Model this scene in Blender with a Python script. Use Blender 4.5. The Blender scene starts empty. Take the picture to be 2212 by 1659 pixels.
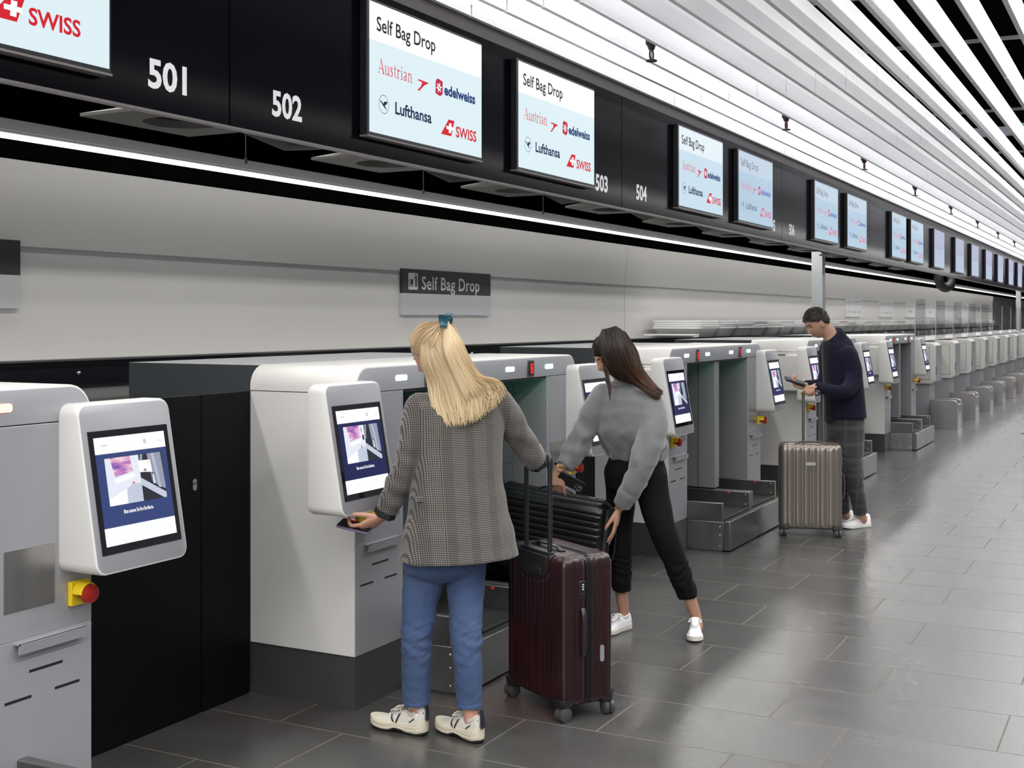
import bpy, bmesh, math, random
from mathutils import Vector, Matrix, noise
random.seed(7)
C = bpy.context.scene.collection
PI = math.pi
V = Vector

# ------------------------------------------------------------------ camera, light, exposure
F_PX, CX, HY, CAM_H = 2676.0, 1106.0, 690.0, 1.68
_t = 1394.0 / F_PX
_n = math.sqrt(1 + _t * _t)
VIEW = V((-_t / _n, 1 / _n, 0))          # optical axis (level)
RIGHT = V((1 / _n, _t / _n, 0))
cam_d = bpy.data.cameras.new('camera')
cam = bpy.data.objects.new('camera', cam_d)
C.objects.link(cam)
cam.location = (0, 0, CAM_H)
cam.rotation_euler = (PI / 2, 0, math.atan(_t))
cam_d.sensor_width = 36.0
cam_d.lens = F_PX / 2212 * 36.0
cam_d.shift_y = -(829.5 - HY) / 2212
cam_d.clip_end = 300
bpy.context.scene.camera = cam

vs = bpy.context.scene.view_settings
vs.view_transform = 'Standard'
vs.look = 'None'
vs.exposure = 0.0
vs.gamma = 1.0
vs.use_curve_mapping = False

world = bpy.data.worlds.new('world')
bpy.context.scene.world = world
world.use_nodes = True
world.node_tree.nodes['Background'].inputs[0].default_value = (0.93, 0.95, 1.0, 1)
world.node_tree.nodes['Background'].inputs[1].default_value = 0.30


def area(name, loc, sx, sy, power, col=(1, 1, 1), rot=(0, 0, 0), spread=PI):
    l = bpy.data.lights.new(name, 'AREA')
    l.shape = 'RECTANGLE'
    l.size, l.size_y = sx, sy
    l.energy = power
    l.color = col
    l.spread = spread
    o = bpy.data.objects.new(name, l)
    o.location = loc
    o.rotation_euler = rot
    C.objects.link(o)
    return o


# light lines of the slatted ceiling (they run the whole length of the hall)
for k, (lx, lz, w, p) in enumerate(((-2.94, 3.47, .05, 84), (-2.74, 3.47, .05, 84), (-2.54, 3.47, .05, 80),
                                   (-2.34, 3.47, .05, 55))):
    area('ceiling_lamp_and_fill', (lx, 20, lz), w, 72, p, (1, .99, 1))
for k in range(22):
    area('ceiling_lamp_and_fill', (-.12, -12.2 + 2.92 * k, 3.95), .30, 1.9, 92, (1, .99, .98), (0, math.radians(-14), 0))
area('ceiling_lamp_and_fill', (-1.6, 20, 4.50), 2.4, 72, 1300, (1, .99, 1))  # broad unseen fill added above the slats to lift their grey faces
area('ceiling_lamp_and_fill', (.95, 22, 3.6), .25, 68, 700, (1, .99, .98))  # unseen strip added right of the slats to brighten floor and fronts
# soft fill panel added out of view behind the camera
area('rear_fill', (-.6, -7, 4.3), 5, 7, 640, (1, .97, .93), (math.radians(28), 0, 0))
# hidden fill strips added behind the fascia to brighten the rear wall
area('void_fill', (-4.15, 22, 2.78), 0.10, 62, 440, (1, .98, .95), (0, math.radians(-16), 0))
area('wall_top_fill', (-4.92, 22, 2.86), .08, 62, 180, (1, .98, .95), (0, math.radians(-6), 0))


def at(px, py, d):
    """a point of the hall at depth d (metres along the optical axis) seen at pixel (px, py)"""
    return V((0, 0, CAM_H)) + VIEW * d + RIGHT * ((px - CX) / F_PX * d) + V((0, 0, (HY - py) / F_PX * d))


# ------------------------------------------------------------------ materials
MATS = {}


def mat(name, col, rough=.5, metal=0.0, emit=None, estr=1.0, noise_amt=0.0, nscale=6.0, bump=0.0, bscale=60.0,
        spec=None, coat=0.0, aniso=None, sheen=0.0):
    if name in MATS:
        return MATS[name]
    m = bpy.data.materials.new(name)
    m.use_nodes = True
    nt = m.node_tree
    b = nt.nodes['Principled BSDF']
    b.inputs['Base Color'].default_value = (*col, 1)
    b.inputs['Roughness'].default_value = rough
    b.inputs['Metallic'].default_value = metal
    if spec is not None:
        b.inputs['Specular IOR Level'].default_value = spec
    if coat:
        b.inputs['Coat Weight'].default_value = coat
        b.inputs['Coat Roughness'].default_value = .15
    if sheen:
        b.inputs['Sheen Weight'].default_value = sheen
    if emit:
        b.inputs['Emission Color'].default_value = (*emit, 1)
        b.inputs['Emission Strength'].default_value = estr
    if noise_amt or bump:
        tc = nt.nodes.new('ShaderNodeTexCoord')
        nz = nt.nodes.new('ShaderNodeTexNoise')
        nz.inputs['Scale'].default_value = nscale
        nz.inputs['Detail'].default_value = 5
        mp = nt.nodes.new('ShaderNodeMapping')
        if aniso:
            mp.inputs['Scale'].default_value = aniso
        nt.links.new(tc.outputs['Object'], mp.inputs[0])
        nt.links.new(mp.outputs[0], nz.inputs['Vector'])
        if noise_amt:
            mx = nt.nodes.new('ShaderNodeMix')
            mx.data_type = 'RGBA'
            mx.inputs[6].default_value = (*[c * (1 - noise_amt) for c in col], 1)
            mx.inputs[7].default_value = (*[min(1, c * (1 + noise_amt)) for c in col], 1)
            nt.links.new(nz.outputs[0], mx.inputs[0])
            nt.links.new(mx.outputs[2], b.inputs['Base Color'])
            mr = nt.nodes.new('ShaderNodeMapRange')
            mr.inputs[3].default_value = max(.02, rough - .08)
            mr.inputs[4].default_value = min(1, rough + .08)
            nt.links.new(nz.outputs[0], mr.inputs[0])
            nt.links.new(mr.outputs[0], b.inputs['Roughness'])
        if bump:
            n2 = nt.nodes.new('ShaderNodeTexNoise')
            n2.inputs['Scale'].default_value = bscale
            n2.inputs['Detail'].default_value = 4
            nt.links.new(mp.outputs[0], n2.inputs['Vector'])
            bp = nt.nodes.new('ShaderNodeBump')
            bp.inputs['Strength'].default_value = bump
            bp.inputs['Distance'].default_value = .01
            nt.links.new(n2.outputs[0], bp.inputs['Height'])
            nt.links.new(bp.outputs[0], b.inputs['Normal'])
    MATS[name] = m
    return m


def glow(name, col, s=1.0):
    return mat(name, (.012, .012, .012), .45, 0, col, s, spec=.12)


white = mat('white_lacquer', (.68, .67, .645), .36)
silver = mat('silver_lacquer', (.36, .365, .39), .40, .25)
podface = mat('pod_face_lacquer', (.345, .345, .37), .40, .2)
innergrey = mat('inner_panel_lacquer', (.28, .29, .30), .42, .25)
plinth_m = mat('plinth_laminate', (.075, .075, .075), .35, .3)
blackp = mat('black_panel', (.004, .004, .0045), .5, spec=.12)
anthra = mat('anthracite_sheet', (.045, .055, .062), .45)
housetop = mat('housing_lid_sheet', (.42, .43, .45), .4)
railm = mat('rail_lacquer', (.012, .013, .017), .22)
steel = mat('brushed_steel', (.46, .45, .44), .30, 1.0, noise_amt=.12, nscale=14, aniso=(1, 1, .06))
steel_dk = mat('dark_steel', (.22, .22, .22), .33, .9, noise_amt=.15, nscale=14)
rubber = mat('belt_rubber', (.012, .012, .012), .6, bump=.5, bscale=140)
blackpl = mat('black_plastic', (.012, .012, .014), .35)
glass_blk = mat('black_glass', (.006, .006, .010), .06)
chrome = mat('chrome', (.8, .8, .8), .15, 1.0)
yellow = mat('yellow_plastic', (.75, .55, .01), .4)
red = mat('red_plastic', (.38, .012, .008), .35)
digit_red = glow('digit_red', (1, .03, .02), 1.6)
green_l = mat('green_status_light', (.7, .9, .8), .3, 0, (.52, 1, .80), 2.1)
red_l = mat('red_status_light', (.9, .5, .4), .3, 0, (1, .32, .22), 2.0)
slatm = mat('slat_aluminium', (.74, .74, .76), .36, .1)
slat_edge = mat('slat_bottom_edge', (.86, .88, .89), .5)  # lighter than the slat faces, in place of missing bounce light below
fasciam = mat('fascia_glass', (.0032, .0032, .006), .14, spec=.035)
trimm = mat('fascia_trim', (.22, .20, .20), .35, .3)
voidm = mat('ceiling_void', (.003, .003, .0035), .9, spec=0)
wallm = mat('wall_paint', (.68, .67, .655), .55, noise_amt=.015, nscale=1.5)
seam = mat('seam_grey', (.30, .30, .30), .6)
bandgrey = mat('light_channel_aluminium', (.17, .17, .18), .5, .2)
led = glow('led_strip', (1, .97, .90), 3.5)
num_white = mat('number_white', (.75, .75, .76), .5, 0, (.75, .75, .77), .35)
signdark = mat('sign_dark', (.032, .031, .035), .45)
signlight = mat('sign_light', (.53, .54, .57), .5)
signtext = mat('sign_text', (.60, .61, .64), .5)
cable_m = mat('cable_black', (.012, .012, .012), .6)
ventm = mat('vent_sheet', (.10, .095, .088), .55)
teal = mat('teal_duct', (.01, .22, .20), .5)
duct = mat('ceiling_steelwork', (.09, .09, .10), .5, .3)
traym = mat('tray_white', (.90, .90, .88), .4)
traydk = mat('tray_grey', (.48, .48, .475), .5)
postm = mat('galvanised_post', (.52, .55, .57), .35, .6)


# ------------------------------------------------------------------ mesh helpers
class MB:
    def __init__(s):
        s.v, s.f, s.m = [], [], []

    def add(s, vs_, fs, mi=0):
        o = len(s.v)
        s.v += [V(p) for p in vs_]
        for f in fs:
            s.f.append([i + o for i in f])
            s.m.append(mi)

    def box(s, x0, x1, y0, y1, z0, z1, mi=0):
        s.add([(x0, y0, z0), (x1, y0, z0), (x1, y1, z0), (x0, y1, z0), (x0, y0, z1), (x1, y0, z1), (x1, y1, z1), (x0, y1, z1)],
              [(0, 3, 2, 1), (4, 5, 6, 7), (0, 1, 5, 4), (1, 2, 6, 5), (2, 3, 7, 6), (3, 0, 4, 7)], mi)
        return s

    def prism(s, pts, fn, a, b, mi=0, mcap0=None, mcap1=None):
        """polygon pts (u, v) extruded from a to b; fn(u, v, w) gives the point"""
        n = len(pts)
        o = len(s.v)
        s.v += [V(fn(u, v, a)) for u, v in pts] + [V(fn(u, v, b)) for u, v in pts]
        for i in range(n):
            j = (i + 1) % n
            s.f.append([o + i, o + j, o + n + j, o + n + i])
            s.m.append(mi)
        s.f.append([o + i for i in range(n)][::-1])
        s.m.append(mi if mcap0 is None else mcap0)
        s.f.append([o + n + i for i in range(n)])
        s.m.append(mi if mcap1 is None else mcap1)
        return s

    def rings(s, rings, mi=0, caps=True, closed=False, mcap=None):
        n = len(rings[0])
        o = len(s.v)
        for r in rings:
            s.v += [V(p) for p in r]
        k = len(rings)
        for a in range(k if closed else k - 1):
            b = (a + 1) % k
            for i in range(n):
                j = (i + 1) % n
                s.f.append([o + a * n + i, o + a * n + j, o + b * n + j, o + b * n + i])
                s.m.append(mi)
        if caps and not closed:
            s.f.append([o + i for i in range(n)][::-1])
            s.m.append(mi)
            s.f.append([o + (k - 1) * n + i for i in range(n)])
            s.m.append(mi if mcap is None else mcap)
        return s

    def tube(s, pts, rad, n=8, mi=0, caps=True, side=None, flat=1.0):
        """tube along pts; rad scalar or list; side = reference vector for the wide axis, flat = ratio of the other axis"""
        pts = [V(p) for p in pts]
        k = len(pts)
        rad = rad if isinstance(rad, (list, tuple)) else [rad] * k
        rings = []
        ref = V(side) if side is not None else None
        prev = None
        for i in range(k):
            t = (pts[min(i + 1, k - 1)] - pts[max(i - 1, 0)])
            if t.length < 1e-9:
                t = V((0, 0, 1))
            t.normalize()
            if ref is not None:
                u = ref - t * ref.dot(t)
            elif prev is not None:
                u = prev - t * prev.dot(t)
            else:
                u = t.orthogonal()
            if u.length < 1e-6:
                u = t.orthogonal()
            u.normalize()
            prev = u
            w = t.cross(u)
            r = rad[i]
            ra, rb = r if isinstance(r, (tuple, list)) else (r, r * flat)
            rings.append([pts[i] + u * (ra * math.cos(2 * PI * q / n)) + w * (rb * math.sin(2 * PI * q / n)) for q in range(n)])
        return s.rings(rings, mi, caps)

    def ball(s, c, rx, ry=None, rz=None, n=12, m=8, mi=0, ax=None):
        ry = rx if ry is None else ry
        rz = rx if rz is None else rz
        X, Y, Z = ax if ax else (V((1, 0, 0)), V((0, 1, 0)), V((0, 0, 1)))
        c = V(c)
        rings = []
        for i in range(1, m):
            a = PI * i / m
            rings.append([c + X * (rx * math.sin(a) * math.cos(2 * PI * q / n)) + Y * (ry * math.sin(a) * math.sin(2 * PI * q / n)) - Z * (rz * math.cos(a)) for q in range(n)])
        o = len(s.v)
        s.rings(rings, mi, caps=False)
        s.v.append(c - Z * rz)
        s.v.append(c + Z * rz)
        b = len(s.v) - 2
        for q in range(n):
            s.f.append([b, o + (q + 1) % n, o + q])
            s.m.append(mi)
            s.f.append([b + 1, o + (m - 2) * n + q, o + (m - 2) * n + (q + 1) % n])
            s.m.append(mi)
        return s

    def quad(s, a, b, c, d, mi=0):
        s.add([a, b, c, d], [(0, 1, 2, 3)], mi)
        return s

    def mesh(s, name, mats, smooth=True, fixn=True):
        me = bpy.data.meshes.new(name)
        me.from_pydata(s.v, [], s.f)
        for m in (mats if isinstance(mats, (list, tuple)) else [mats]):
            me.materials.append(m)
        for p, i in zip(me.polygons, s.m):
            p.material_index = i
        if fixn:
            bm = bmesh.new()
            bm.from_mesh(me)
            bmesh.ops.recalc_face_normals(bm, faces=bm.faces)
            bm.to_mesh(me)
            bm.free()
        if smooth:
            me.polygons.foreach_set('use_smooth', [True] * len(me.polygons))
            me.set_sharp_from_angle(angle=math.radians(38))
        me.update()
        return me

    def obj(s, name, mats, parent=None, bevel=0.0, smooth=True, seg=2, loc=None, fixn=True):
        me = s.mesh(name, mats, smooth, fixn)
        o = bpy.data.objects.new(name, me)
        C.objects.link(o)
        if parent is not None:
            o.parent = parent
        if loc is not None:
            o.location = loc
        if bevel:
            b = o.modifiers.new('bevel', 'BEVEL')
            b.width = bevel
            b.segments = seg
            b.limit_method = 'ANGLE'
            b.angle_limit = math.radians(40)
            b.harden_normals = False
        return o


def tag(o, label, cat, group=None):
    o['label'] = label
    o['category'] = cat
    o['kind'] = 'thing'
    if group:
        o['group'] = group
    return o


def thing(name, label, cat, loc=(0, 0, 0), group=None, rot=0):
    o = bpy.data.objects.new(name, None)
    o.empty_display_size = .1
    o.location = loc
    o.rotation_euler = (0, 0, rot)
    C.objects.link(o)
    return tag(o, label, cat, group)


def struct(o):
    o['kind'] = 'structure'
    return o


def dup(root, loc=None, label=None, group=None, parent=None):
    r = root.copy()
    C.objects.link(r)
    if parent is not None:
        r.parent = parent
    if loc is not None:
        r.location = loc
    if label:
        r['label'] = label
    if group:
        r['group'] = group
    for ch in list(root.children):
        dup(ch, parent=r)
    return r


def rrect(u0, u1, v0, v1, r, n=6, corners=(1, 1, 1, 1)):
    """rounded rectangle, counter-clockwise from the lower left; corners = ll, lr, ur, ul"""
    pts = []
    for (cu, cv, a0, k) in ((u0 + r, v0 + r, PI, 0), (u1 - r, v0 + r, 1.5 * PI, 1), (u1 - r, v1 - r, 0, 2), (u0 + r, v1 - r, .5 * PI, 3)):
        if corners[k]:
            for i in range(n + 1):
                a = a0 + .5 * PI * i / n
                pts.append((cu + r * math.cos(a), cv + r * math.sin(a)))
        else:
            pts.append(((u0, u1, u1, u0)[k], (v0, v0, v1, v1)[k]))
    return pts


def text_mesh(txt, size, sx=1.0, bold=0.0, align='LEFT', spacing=1.0):
    """verts (2D, baseline at 0) and faces of a word"""
    cu = bpy.data.curves.new('lettering', 'FONT')
    cu.body = txt
    cu.size = size
    cu.align_x = align
    cu.offset = bold
    cu.space_character = spacing
    cu.resolution_u = 3
    o = bpy.data.objects.new('lettering', cu)
    C.objects.link(o)
    me = bpy.data.meshes.new_from_object(o)
    vs_ = [(p.co.x * sx, p.co.y) for p in me.vertices]
    fs = [list(p.vertices) for p in me.polygons]
    bpy.data.objects.remove(o)
    bpy.data.curves.remove(cu)
    bpy.data.meshes.remove(me)
    return vs_, fs


def put_text(mb, txt, fn, u, v, size, sx=1.0, bold=0.0, align='LEFT', mi=0, spacing=1.0, width=None):
    vs_, fs = text_mesh(txt, size, sx, bold, align, spacing)
    if width:
        lo = min(p[0] for p in vs_)
        hi = max(p[0] for p in vs_)
        k = width / (hi - lo)
        vs_ = [((p[0] - lo) * k, p[1]) for p in vs_]
    mb.add([fn(u + a, v + b) for a, b in vs_], fs, mi)

# ------------------------------------------------------------------ the setting
# floor with large dark stone tiles (rows across the hall)
def floor_material():
    m = bpy.data.materials.new('stone_tiles')
    m.use_nodes = True
    nt = m.node_tree
    N, L = nt.nodes, nt.links
    b = N['Principled BSDF']
    tc = N.new('ShaderNodeTexCoord')
    mp = N.new('ShaderNodeMapping')
    mp.inputs['Location'].default_value = (.23, -.14, 0)
    L.new(tc.outputs['Object'], mp.inputs[0])
    br = N.new('ShaderNodeTexBrick')
    br.inputs['Scale'].default_value = 1.0
    br.inputs['Brick Width'].default_value = .90
    br.inputs['Row Height'].default_value = .50
    br.inputs['Mortar Size'].default_value = .0045
    br.inputs['Mortar Smooth'].default_value = .2
    br.offset = .36
    br.inputs['Color1'].default_value = (.056, .055, .052, 1)
    br.inputs['Color2'].default_value = (.068, .066, .063, 1)
    br.inputs['Mortar'].default_value = (.125, .118, .108, 1)
    L.new(mp.outputs[0], br.inputs['Vector'])
    n1 = N.new('ShaderNodeTexNoise')
    n1.inputs['Scale'].default_value = 2.2
    n1.inputs['Detail'].default_value = 8
    n1.inputs['Roughness'].default_value = .65
    m1 = N.new('ShaderNodeMapping')
    m1.inputs['Scale'].default_value = (1, 2.2, 1)
    L.new(tc.outputs['Object'], m1.inputs[0])
    L.new(m1.outputs[0], n1.inputs['Vector'])
    mul = N.new('ShaderNodeMix')
    mul.data_type = 'RGBA'
    mul.blend_type = 'MULTIPLY'
    mul.inputs[0].default_value = .75
    L.new(br.outputs['Color'], mul.inputs[6])
    cr = N.new('ShaderNodeMapRange')
    cr.inputs[1].default_value = .3
    cr.inputs[2].default_value = .7
    cr.inputs[3].default_value = .86
    cr.inputs[4].default_value = 1.2
    L.new(n1.outputs[0], cr.inputs[0])
    L.new(cr.outputs[0], mul.inputs[7])
    # fine scratches
    n2 = N.new('ShaderNodeTexNoise')
    n2.inputs['Scale'].default_value = 9
    n2.inputs['Detail'].default_value = 6
    m2 = N.new('ShaderNodeMapping')
    m2.inputs['Rotation'].default_value = (0, 0, .5)
    m2.inputs['Scale'].default_value = (1, 9, 1)
    L.new(tc.outputs['Object'], m2.inputs[0])
    L.new(m2.outputs[0], n2.inputs['Vector'])
    scr = N.new('ShaderNodeMapRange')
    scr.inputs[1].default_value = .60
    scr.inputs[2].default_value = .78
    scr.inputs[3].default_value = 0
    scr.inputs[4].default_value = .12
    L.new(n2.outputs[0], scr.inputs[0])
    add = N.new('ShaderNodeMix')
    add.data_type = 'RGBA'
    L.new(scr.outputs[0], add.inputs[0])
    L.new(mul.outputs[2], add.inputs[6])
    add.inputs[7].default_value = (.15, .145, .14, 1)
    L.new(add.outputs[2], b.inputs['Base Color'])
    ro = N.new('ShaderNodeMapRange')
    ro.inputs[1].default_value = .3
    ro.inputs[2].default_value = .7
    ro.inputs[3].default_value = .22
    ro.inputs[4].default_value = .28
    L.new(n1.outputs[0], ro.inputs[0])
    rm = N.new('ShaderNodeMix')
    L.new(br.outputs['Fac'], rm.inputs[0])
    L.new(ro.outputs[0], rm.inputs[2])
    rm.inputs[3].default_value = .85
    L.new(rm.outputs[0], b.inputs['Roughness'])
    sm = N.new('ShaderNodeMix')
    L.new(br.outputs['Fac'], sm.inputs[0])
    sm.inputs[2].default_value = 1.0
    sm.inputs[3].default_value = .08
    L.new(sm.outputs[0], b.inputs['Specular IOR Level'])
    n3 = N.new('ShaderNodeTexNoise')
    n3.inputs['Scale'].default_value = 150
    n3.inputs['Detail'].default_value = 3
    L.new(tc.outputs['Object'], n3.inputs['Vector'])
    sub = N.new('ShaderNodeMath')
    sub.operation = 'MULTIPLY_ADD'
    L.new(br.outputs['Fac'], sub.inputs[0])
    sub.inputs[1].default_value = -2.2
    L.new(n3.outputs[0], sub.inputs[2])
    bp = N.new('ShaderNodeBump')
    bp.inputs['Strength'].default_value = .07
    bp.inputs['Distance'].default_value = .01
    L.new(sub.outputs[0], bp.inputs['Height'])
    L.new(bp.outputs[0], b.inputs['Normal'])
    return m


floor_m = floor_material()
YA, YB = -16.0, 62.0
struct(MB().box(-9, 12, YA, YB, -.1, 0).obj('floor', floor_m))
struct(MB().box(-9, 6, YA, YB, 4.6, 4.7).obj('ceiling', voidm))
XW = -5.2
wl = MB().prism([(XW - .15, 0), (XW, 0), (XW, 2.05), (XW + .12, 3.2), (XW - .15, 3.2)], lambda u, v, w: (u, w, v), YA, 46.8)
struct(wl.obj('wall_left', wallm))
struct(MB().box(XW - .9, XW - .75, 46.8, YB, 0, 3.2).obj('wall_left.001', wallm))
struct(MB().box(-9, 12, YB, YB + .15, 0, 4.6).obj('wall_back', wallm))
# cladding joints of the rear wall
tr = MB().box(XW - .001, XW + .006, YA, 46.8, 2.045, 2.058)
for yy in (12.66, 24.6, 36.6, .7):
    tr.box(XW - .001, XW + .0015, yy, yy + .006, 1.3, 2.05)
    tr.add([(XW + .0015, yy, 2.05), (XW + .0015, yy + .006, 2.05), (XW + .1015, yy + .006, 3.0), (XW + .1015, yy, 3.0)], [(0, 1, 2, 3)])
struct(tr.obj('trim_1', seam))
# soffit between the fascia and the rear wall (dark service void)
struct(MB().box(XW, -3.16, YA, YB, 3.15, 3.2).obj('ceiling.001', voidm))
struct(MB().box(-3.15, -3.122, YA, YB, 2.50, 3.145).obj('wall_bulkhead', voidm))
# pelmet with light channel in front of the wall: black lower board and grey channel
struct(MB().box(-4.66, -4.60, YA, 56, 2.416, 2.495).obj('trim_2', mat('pelmet_black', (.002, .002, .002), .9, spec=0)))
ch = MB()
ch.prism([(-4.605, 2.535), (-4.72, 2.585), (-4.72, 2.61), (-4.59, 2.585), (-4.59, 2.535)], lambda u, v, w: (u, w, v), YA, 56)
ch.box(-4.72, -4.605, YA, 56, 2.52, 2.545)
struct(ch.obj('trim_3', bandgrey))
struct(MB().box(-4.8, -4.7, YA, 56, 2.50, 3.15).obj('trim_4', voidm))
struct(MB().prism([(-3.091, 3.13), (-3.074, 3.196), (-3.074, 3.20), (-3.091, 3.20)], lambda u, v, w: (u, w, v), YA, YB).obj('trim_5', mat('fascia_top_trim', (.34, .31, .31), .4, .3)))

for k, (a, b_) in enumerate(((-5.9, 32.4), (33.5, 43.0), (43.02, 56.0))):
    tag(MB().box(-4.615, -4.592, a, b_, 2.498, 2.520).obj('light_strip', led),
        ('long glowing LED line above the white rear wall, the near length', 'glowing LED line above the rear wall, the length beyond the gap',
         'farthest glowing LED line above the rear wall')[k], 'light', 'LED lines above the rear wall')

# ------------------------------------------------------------------ slatted ceiling
ORD = ['first', 'second', 'third', 'fourth', 'fifth', 'sixth', 'seventh', 'eighth', 'ninth', 'tenth', 'eleventh', 'twelfth',
       'thirteenth', 'fourteenth', 'fifteenth', 'sixteenth', 'seventeenth', 'eighteenth', 'nineteenth', 'twentieth']
SEGL = 2.92
slat_mesh = MB()
slat_mesh.box(-.010, .010, .006, SEGL - .006, .006, .165, 0)
slat_mesh.box(-.0125, .0125, .006, SEGL - .006, 0, .006, 1)
slat_mesh.box(-.013, .013, -.006, .012, .055, .085, 0)
slat_me = slat_mesh.mesh('ceiling_baffle', [slatm, slat_edge])
for r in range(13):
    xx = -3.04 + .2 * r
    for k in range(15):
        y0 = 8.30 - 2 * SEGL + k * SEGL
        if k == 0 and r > 9:
            continue
        o = bpy.data.objects.new('ceiling_baffle', slat_me)
        o.location = (xx, y0, 3.19)
        C.objects.link(o)
        tag(o, 'white metal ceiling baffle, %s row out from the black fascia, %s length from the camera' % (ORD[r], ORD[k]), 'baffle', 'white ceiling baffles')

# carriers above the slats and steelwork in the dark void
for k, yy in enumerate((5.72, 8.56, 11.48, 14.4, 17.3)):
    c_ = MB().box(-3.05, -.2, yy - .015, yy + .015, 3.485, 3.505)
    tag(c_.obj('slat_carrier', blackpl), 'dark carrier bar across the top of the slats, %s from the camera' % ORD[k], 'bar', 'carrier bars above the slats')
for k, (yy, zz) in enumerate(((8.9, 3.95), (16.0, 3.9))):
    c_ = MB().box(-2.6, 1.0, yy - .06, yy + .06, zz, zz + .1)
    tag(c_.obj('ceiling_beam', mat('beam_grey', (.13, .13, .15), .5, .3)), 'grey steel beam in the dark ceiling void, %s from the camera' % ORD[k], 'beam', 'beams in the ceiling void')
for k, (x0, yy) in enumerate(((-1.75, 6.0), (-1.45, 6.7), (-1.2, 14.2))):
    tag(MB().box(x0 - .14, x0 + .14, yy - .15, yy + .15, 3.62, 3.75).obj('ceiling_duct', teal, bevel=.02),
        ('small teal box above the slats at the top edge', 'teal box above the slats near the corner', 'small teal box far back above the slats')[k], 'duct', 'teal boxes above the ceiling slats')

# sprinklers between the fourth and fifth slat
sp = thing('fire_sprinkler', 'black fire sprinkler hanging below the white slats, nearest of the row', 'sprinkler', (-2.53, 6.56, 3.262), 'fire sprinklers under the ceiling')
MB().tube([(0, 0, 1.338), (0, 0, -.01)], .015, 10).obj('pipe', blackpl, sp)
MB().tube([(0, 0, .0), (0, 0, -.028), (0, 0, -.045), (0, 0, -.06)], [.034, .034, .022, .018], 12).obj('collar', blackpl, sp)
for sgn in (-1, 1):
    fr = MB()
    fr.tube([(0, sgn * .014, -.058), (0, sgn * .028, -.080), (0, sgn * .026, -.105), (0, sgn * .005, -.122)], .0055, 6)
    fr.obj('frame_arm', blackpl, sp)
MB().tube([(0, 0, -.120), (0, 0, -.127)], .032, 14).obj('deflector', blackpl, sp)
MB().tube([(0, 0, -.062), (0, 0, -.118)], .0028, 6).obj('glass_bulb', mat('sprinkler_bulb', (.5, .02, .02), .1), sp)
for k in range(1, 9):
    dup(sp, (-2.53, 6.56 + k * 2.86, 3.262), 'black fire sprinkler hanging below the white slats, %s from the camera' % ORD[k])

# ------------------------------------------------------------------ black fascia with screens
seams = [-.2, 3.636, 7.475, 11.35, 15.3, 19.2, 23.1, 27.0, 30.9, 34.8, 38.7, 42.6, 46.5, 54]
XF = -3.09


def fas(u, v):
    return (XF + .0015, u, v)


for k in range(len(seams) - 1):
    a, b_ = seams[k], seams[k + 1]
    lab = 'black glossy fascia panel overhead, %s from the left' % ORD[k]
    p = tag(MB().box(XF - .03, XF, a + .004, b_ - .004, 2.407, 3.195).obj('fascia_panel', fasciam), lab, 'panel', 'black fascia panels')
    MB().box(XF - .03, XF + .004, a, b_, 2.398, 2.407).obj('edge_trim', trimm, p)
    if k < 4:
        for on, num, yy in ((k > 0, 500 + 2 * k, a + .25), (True, 501 + 2 * k, b_ - .425)):
            if on:
                n = MB()
                put_text(n, str(num), fas, yy, 2.486, .138, .8, .0042, width=.192)
                n.obj('counter_number', num_white, p, smooth=False, fixn=False)

# screens
scr_white = glow('screen_white', (1, 1, 1), 1.05)
scr_blue = glow('screen_pale_blue', (.74, .875, .93), .98)
ink_black = glow('ink_black', (.008, .008, .012), 1)
ink_red = glow('ink_red', (.66, .006, .020), 1)
ink_crim = glow('ink_crimson', (.52, .006, .055), 1)
ink_navy = glow('ink_navy', (.006, .018, .07), 1)
ink_blue = glow('ink_blue', (.004, .040, .17), 1)
ink_yel = glow('ink_yellow', (.5, .42, .12), 1)
pal_white = glow('pale_screen_white', (.55, .67, .78), .95)  # dimmer bluish tones: slanting-view washout painted into the farther screens
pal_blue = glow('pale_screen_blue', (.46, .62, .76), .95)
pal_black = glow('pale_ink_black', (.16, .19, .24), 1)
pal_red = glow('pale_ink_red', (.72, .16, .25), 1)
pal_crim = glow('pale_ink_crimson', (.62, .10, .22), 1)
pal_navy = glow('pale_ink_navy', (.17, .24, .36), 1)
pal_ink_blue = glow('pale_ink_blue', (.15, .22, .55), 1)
lav = glow('lavender_screen', (.46, .50, .66), .9)  # lavender cast of the far row: the same washout painted in
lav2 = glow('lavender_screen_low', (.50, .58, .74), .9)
lav_ink = glow('lavender_ink', (.36, .40, .55), .9)

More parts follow.
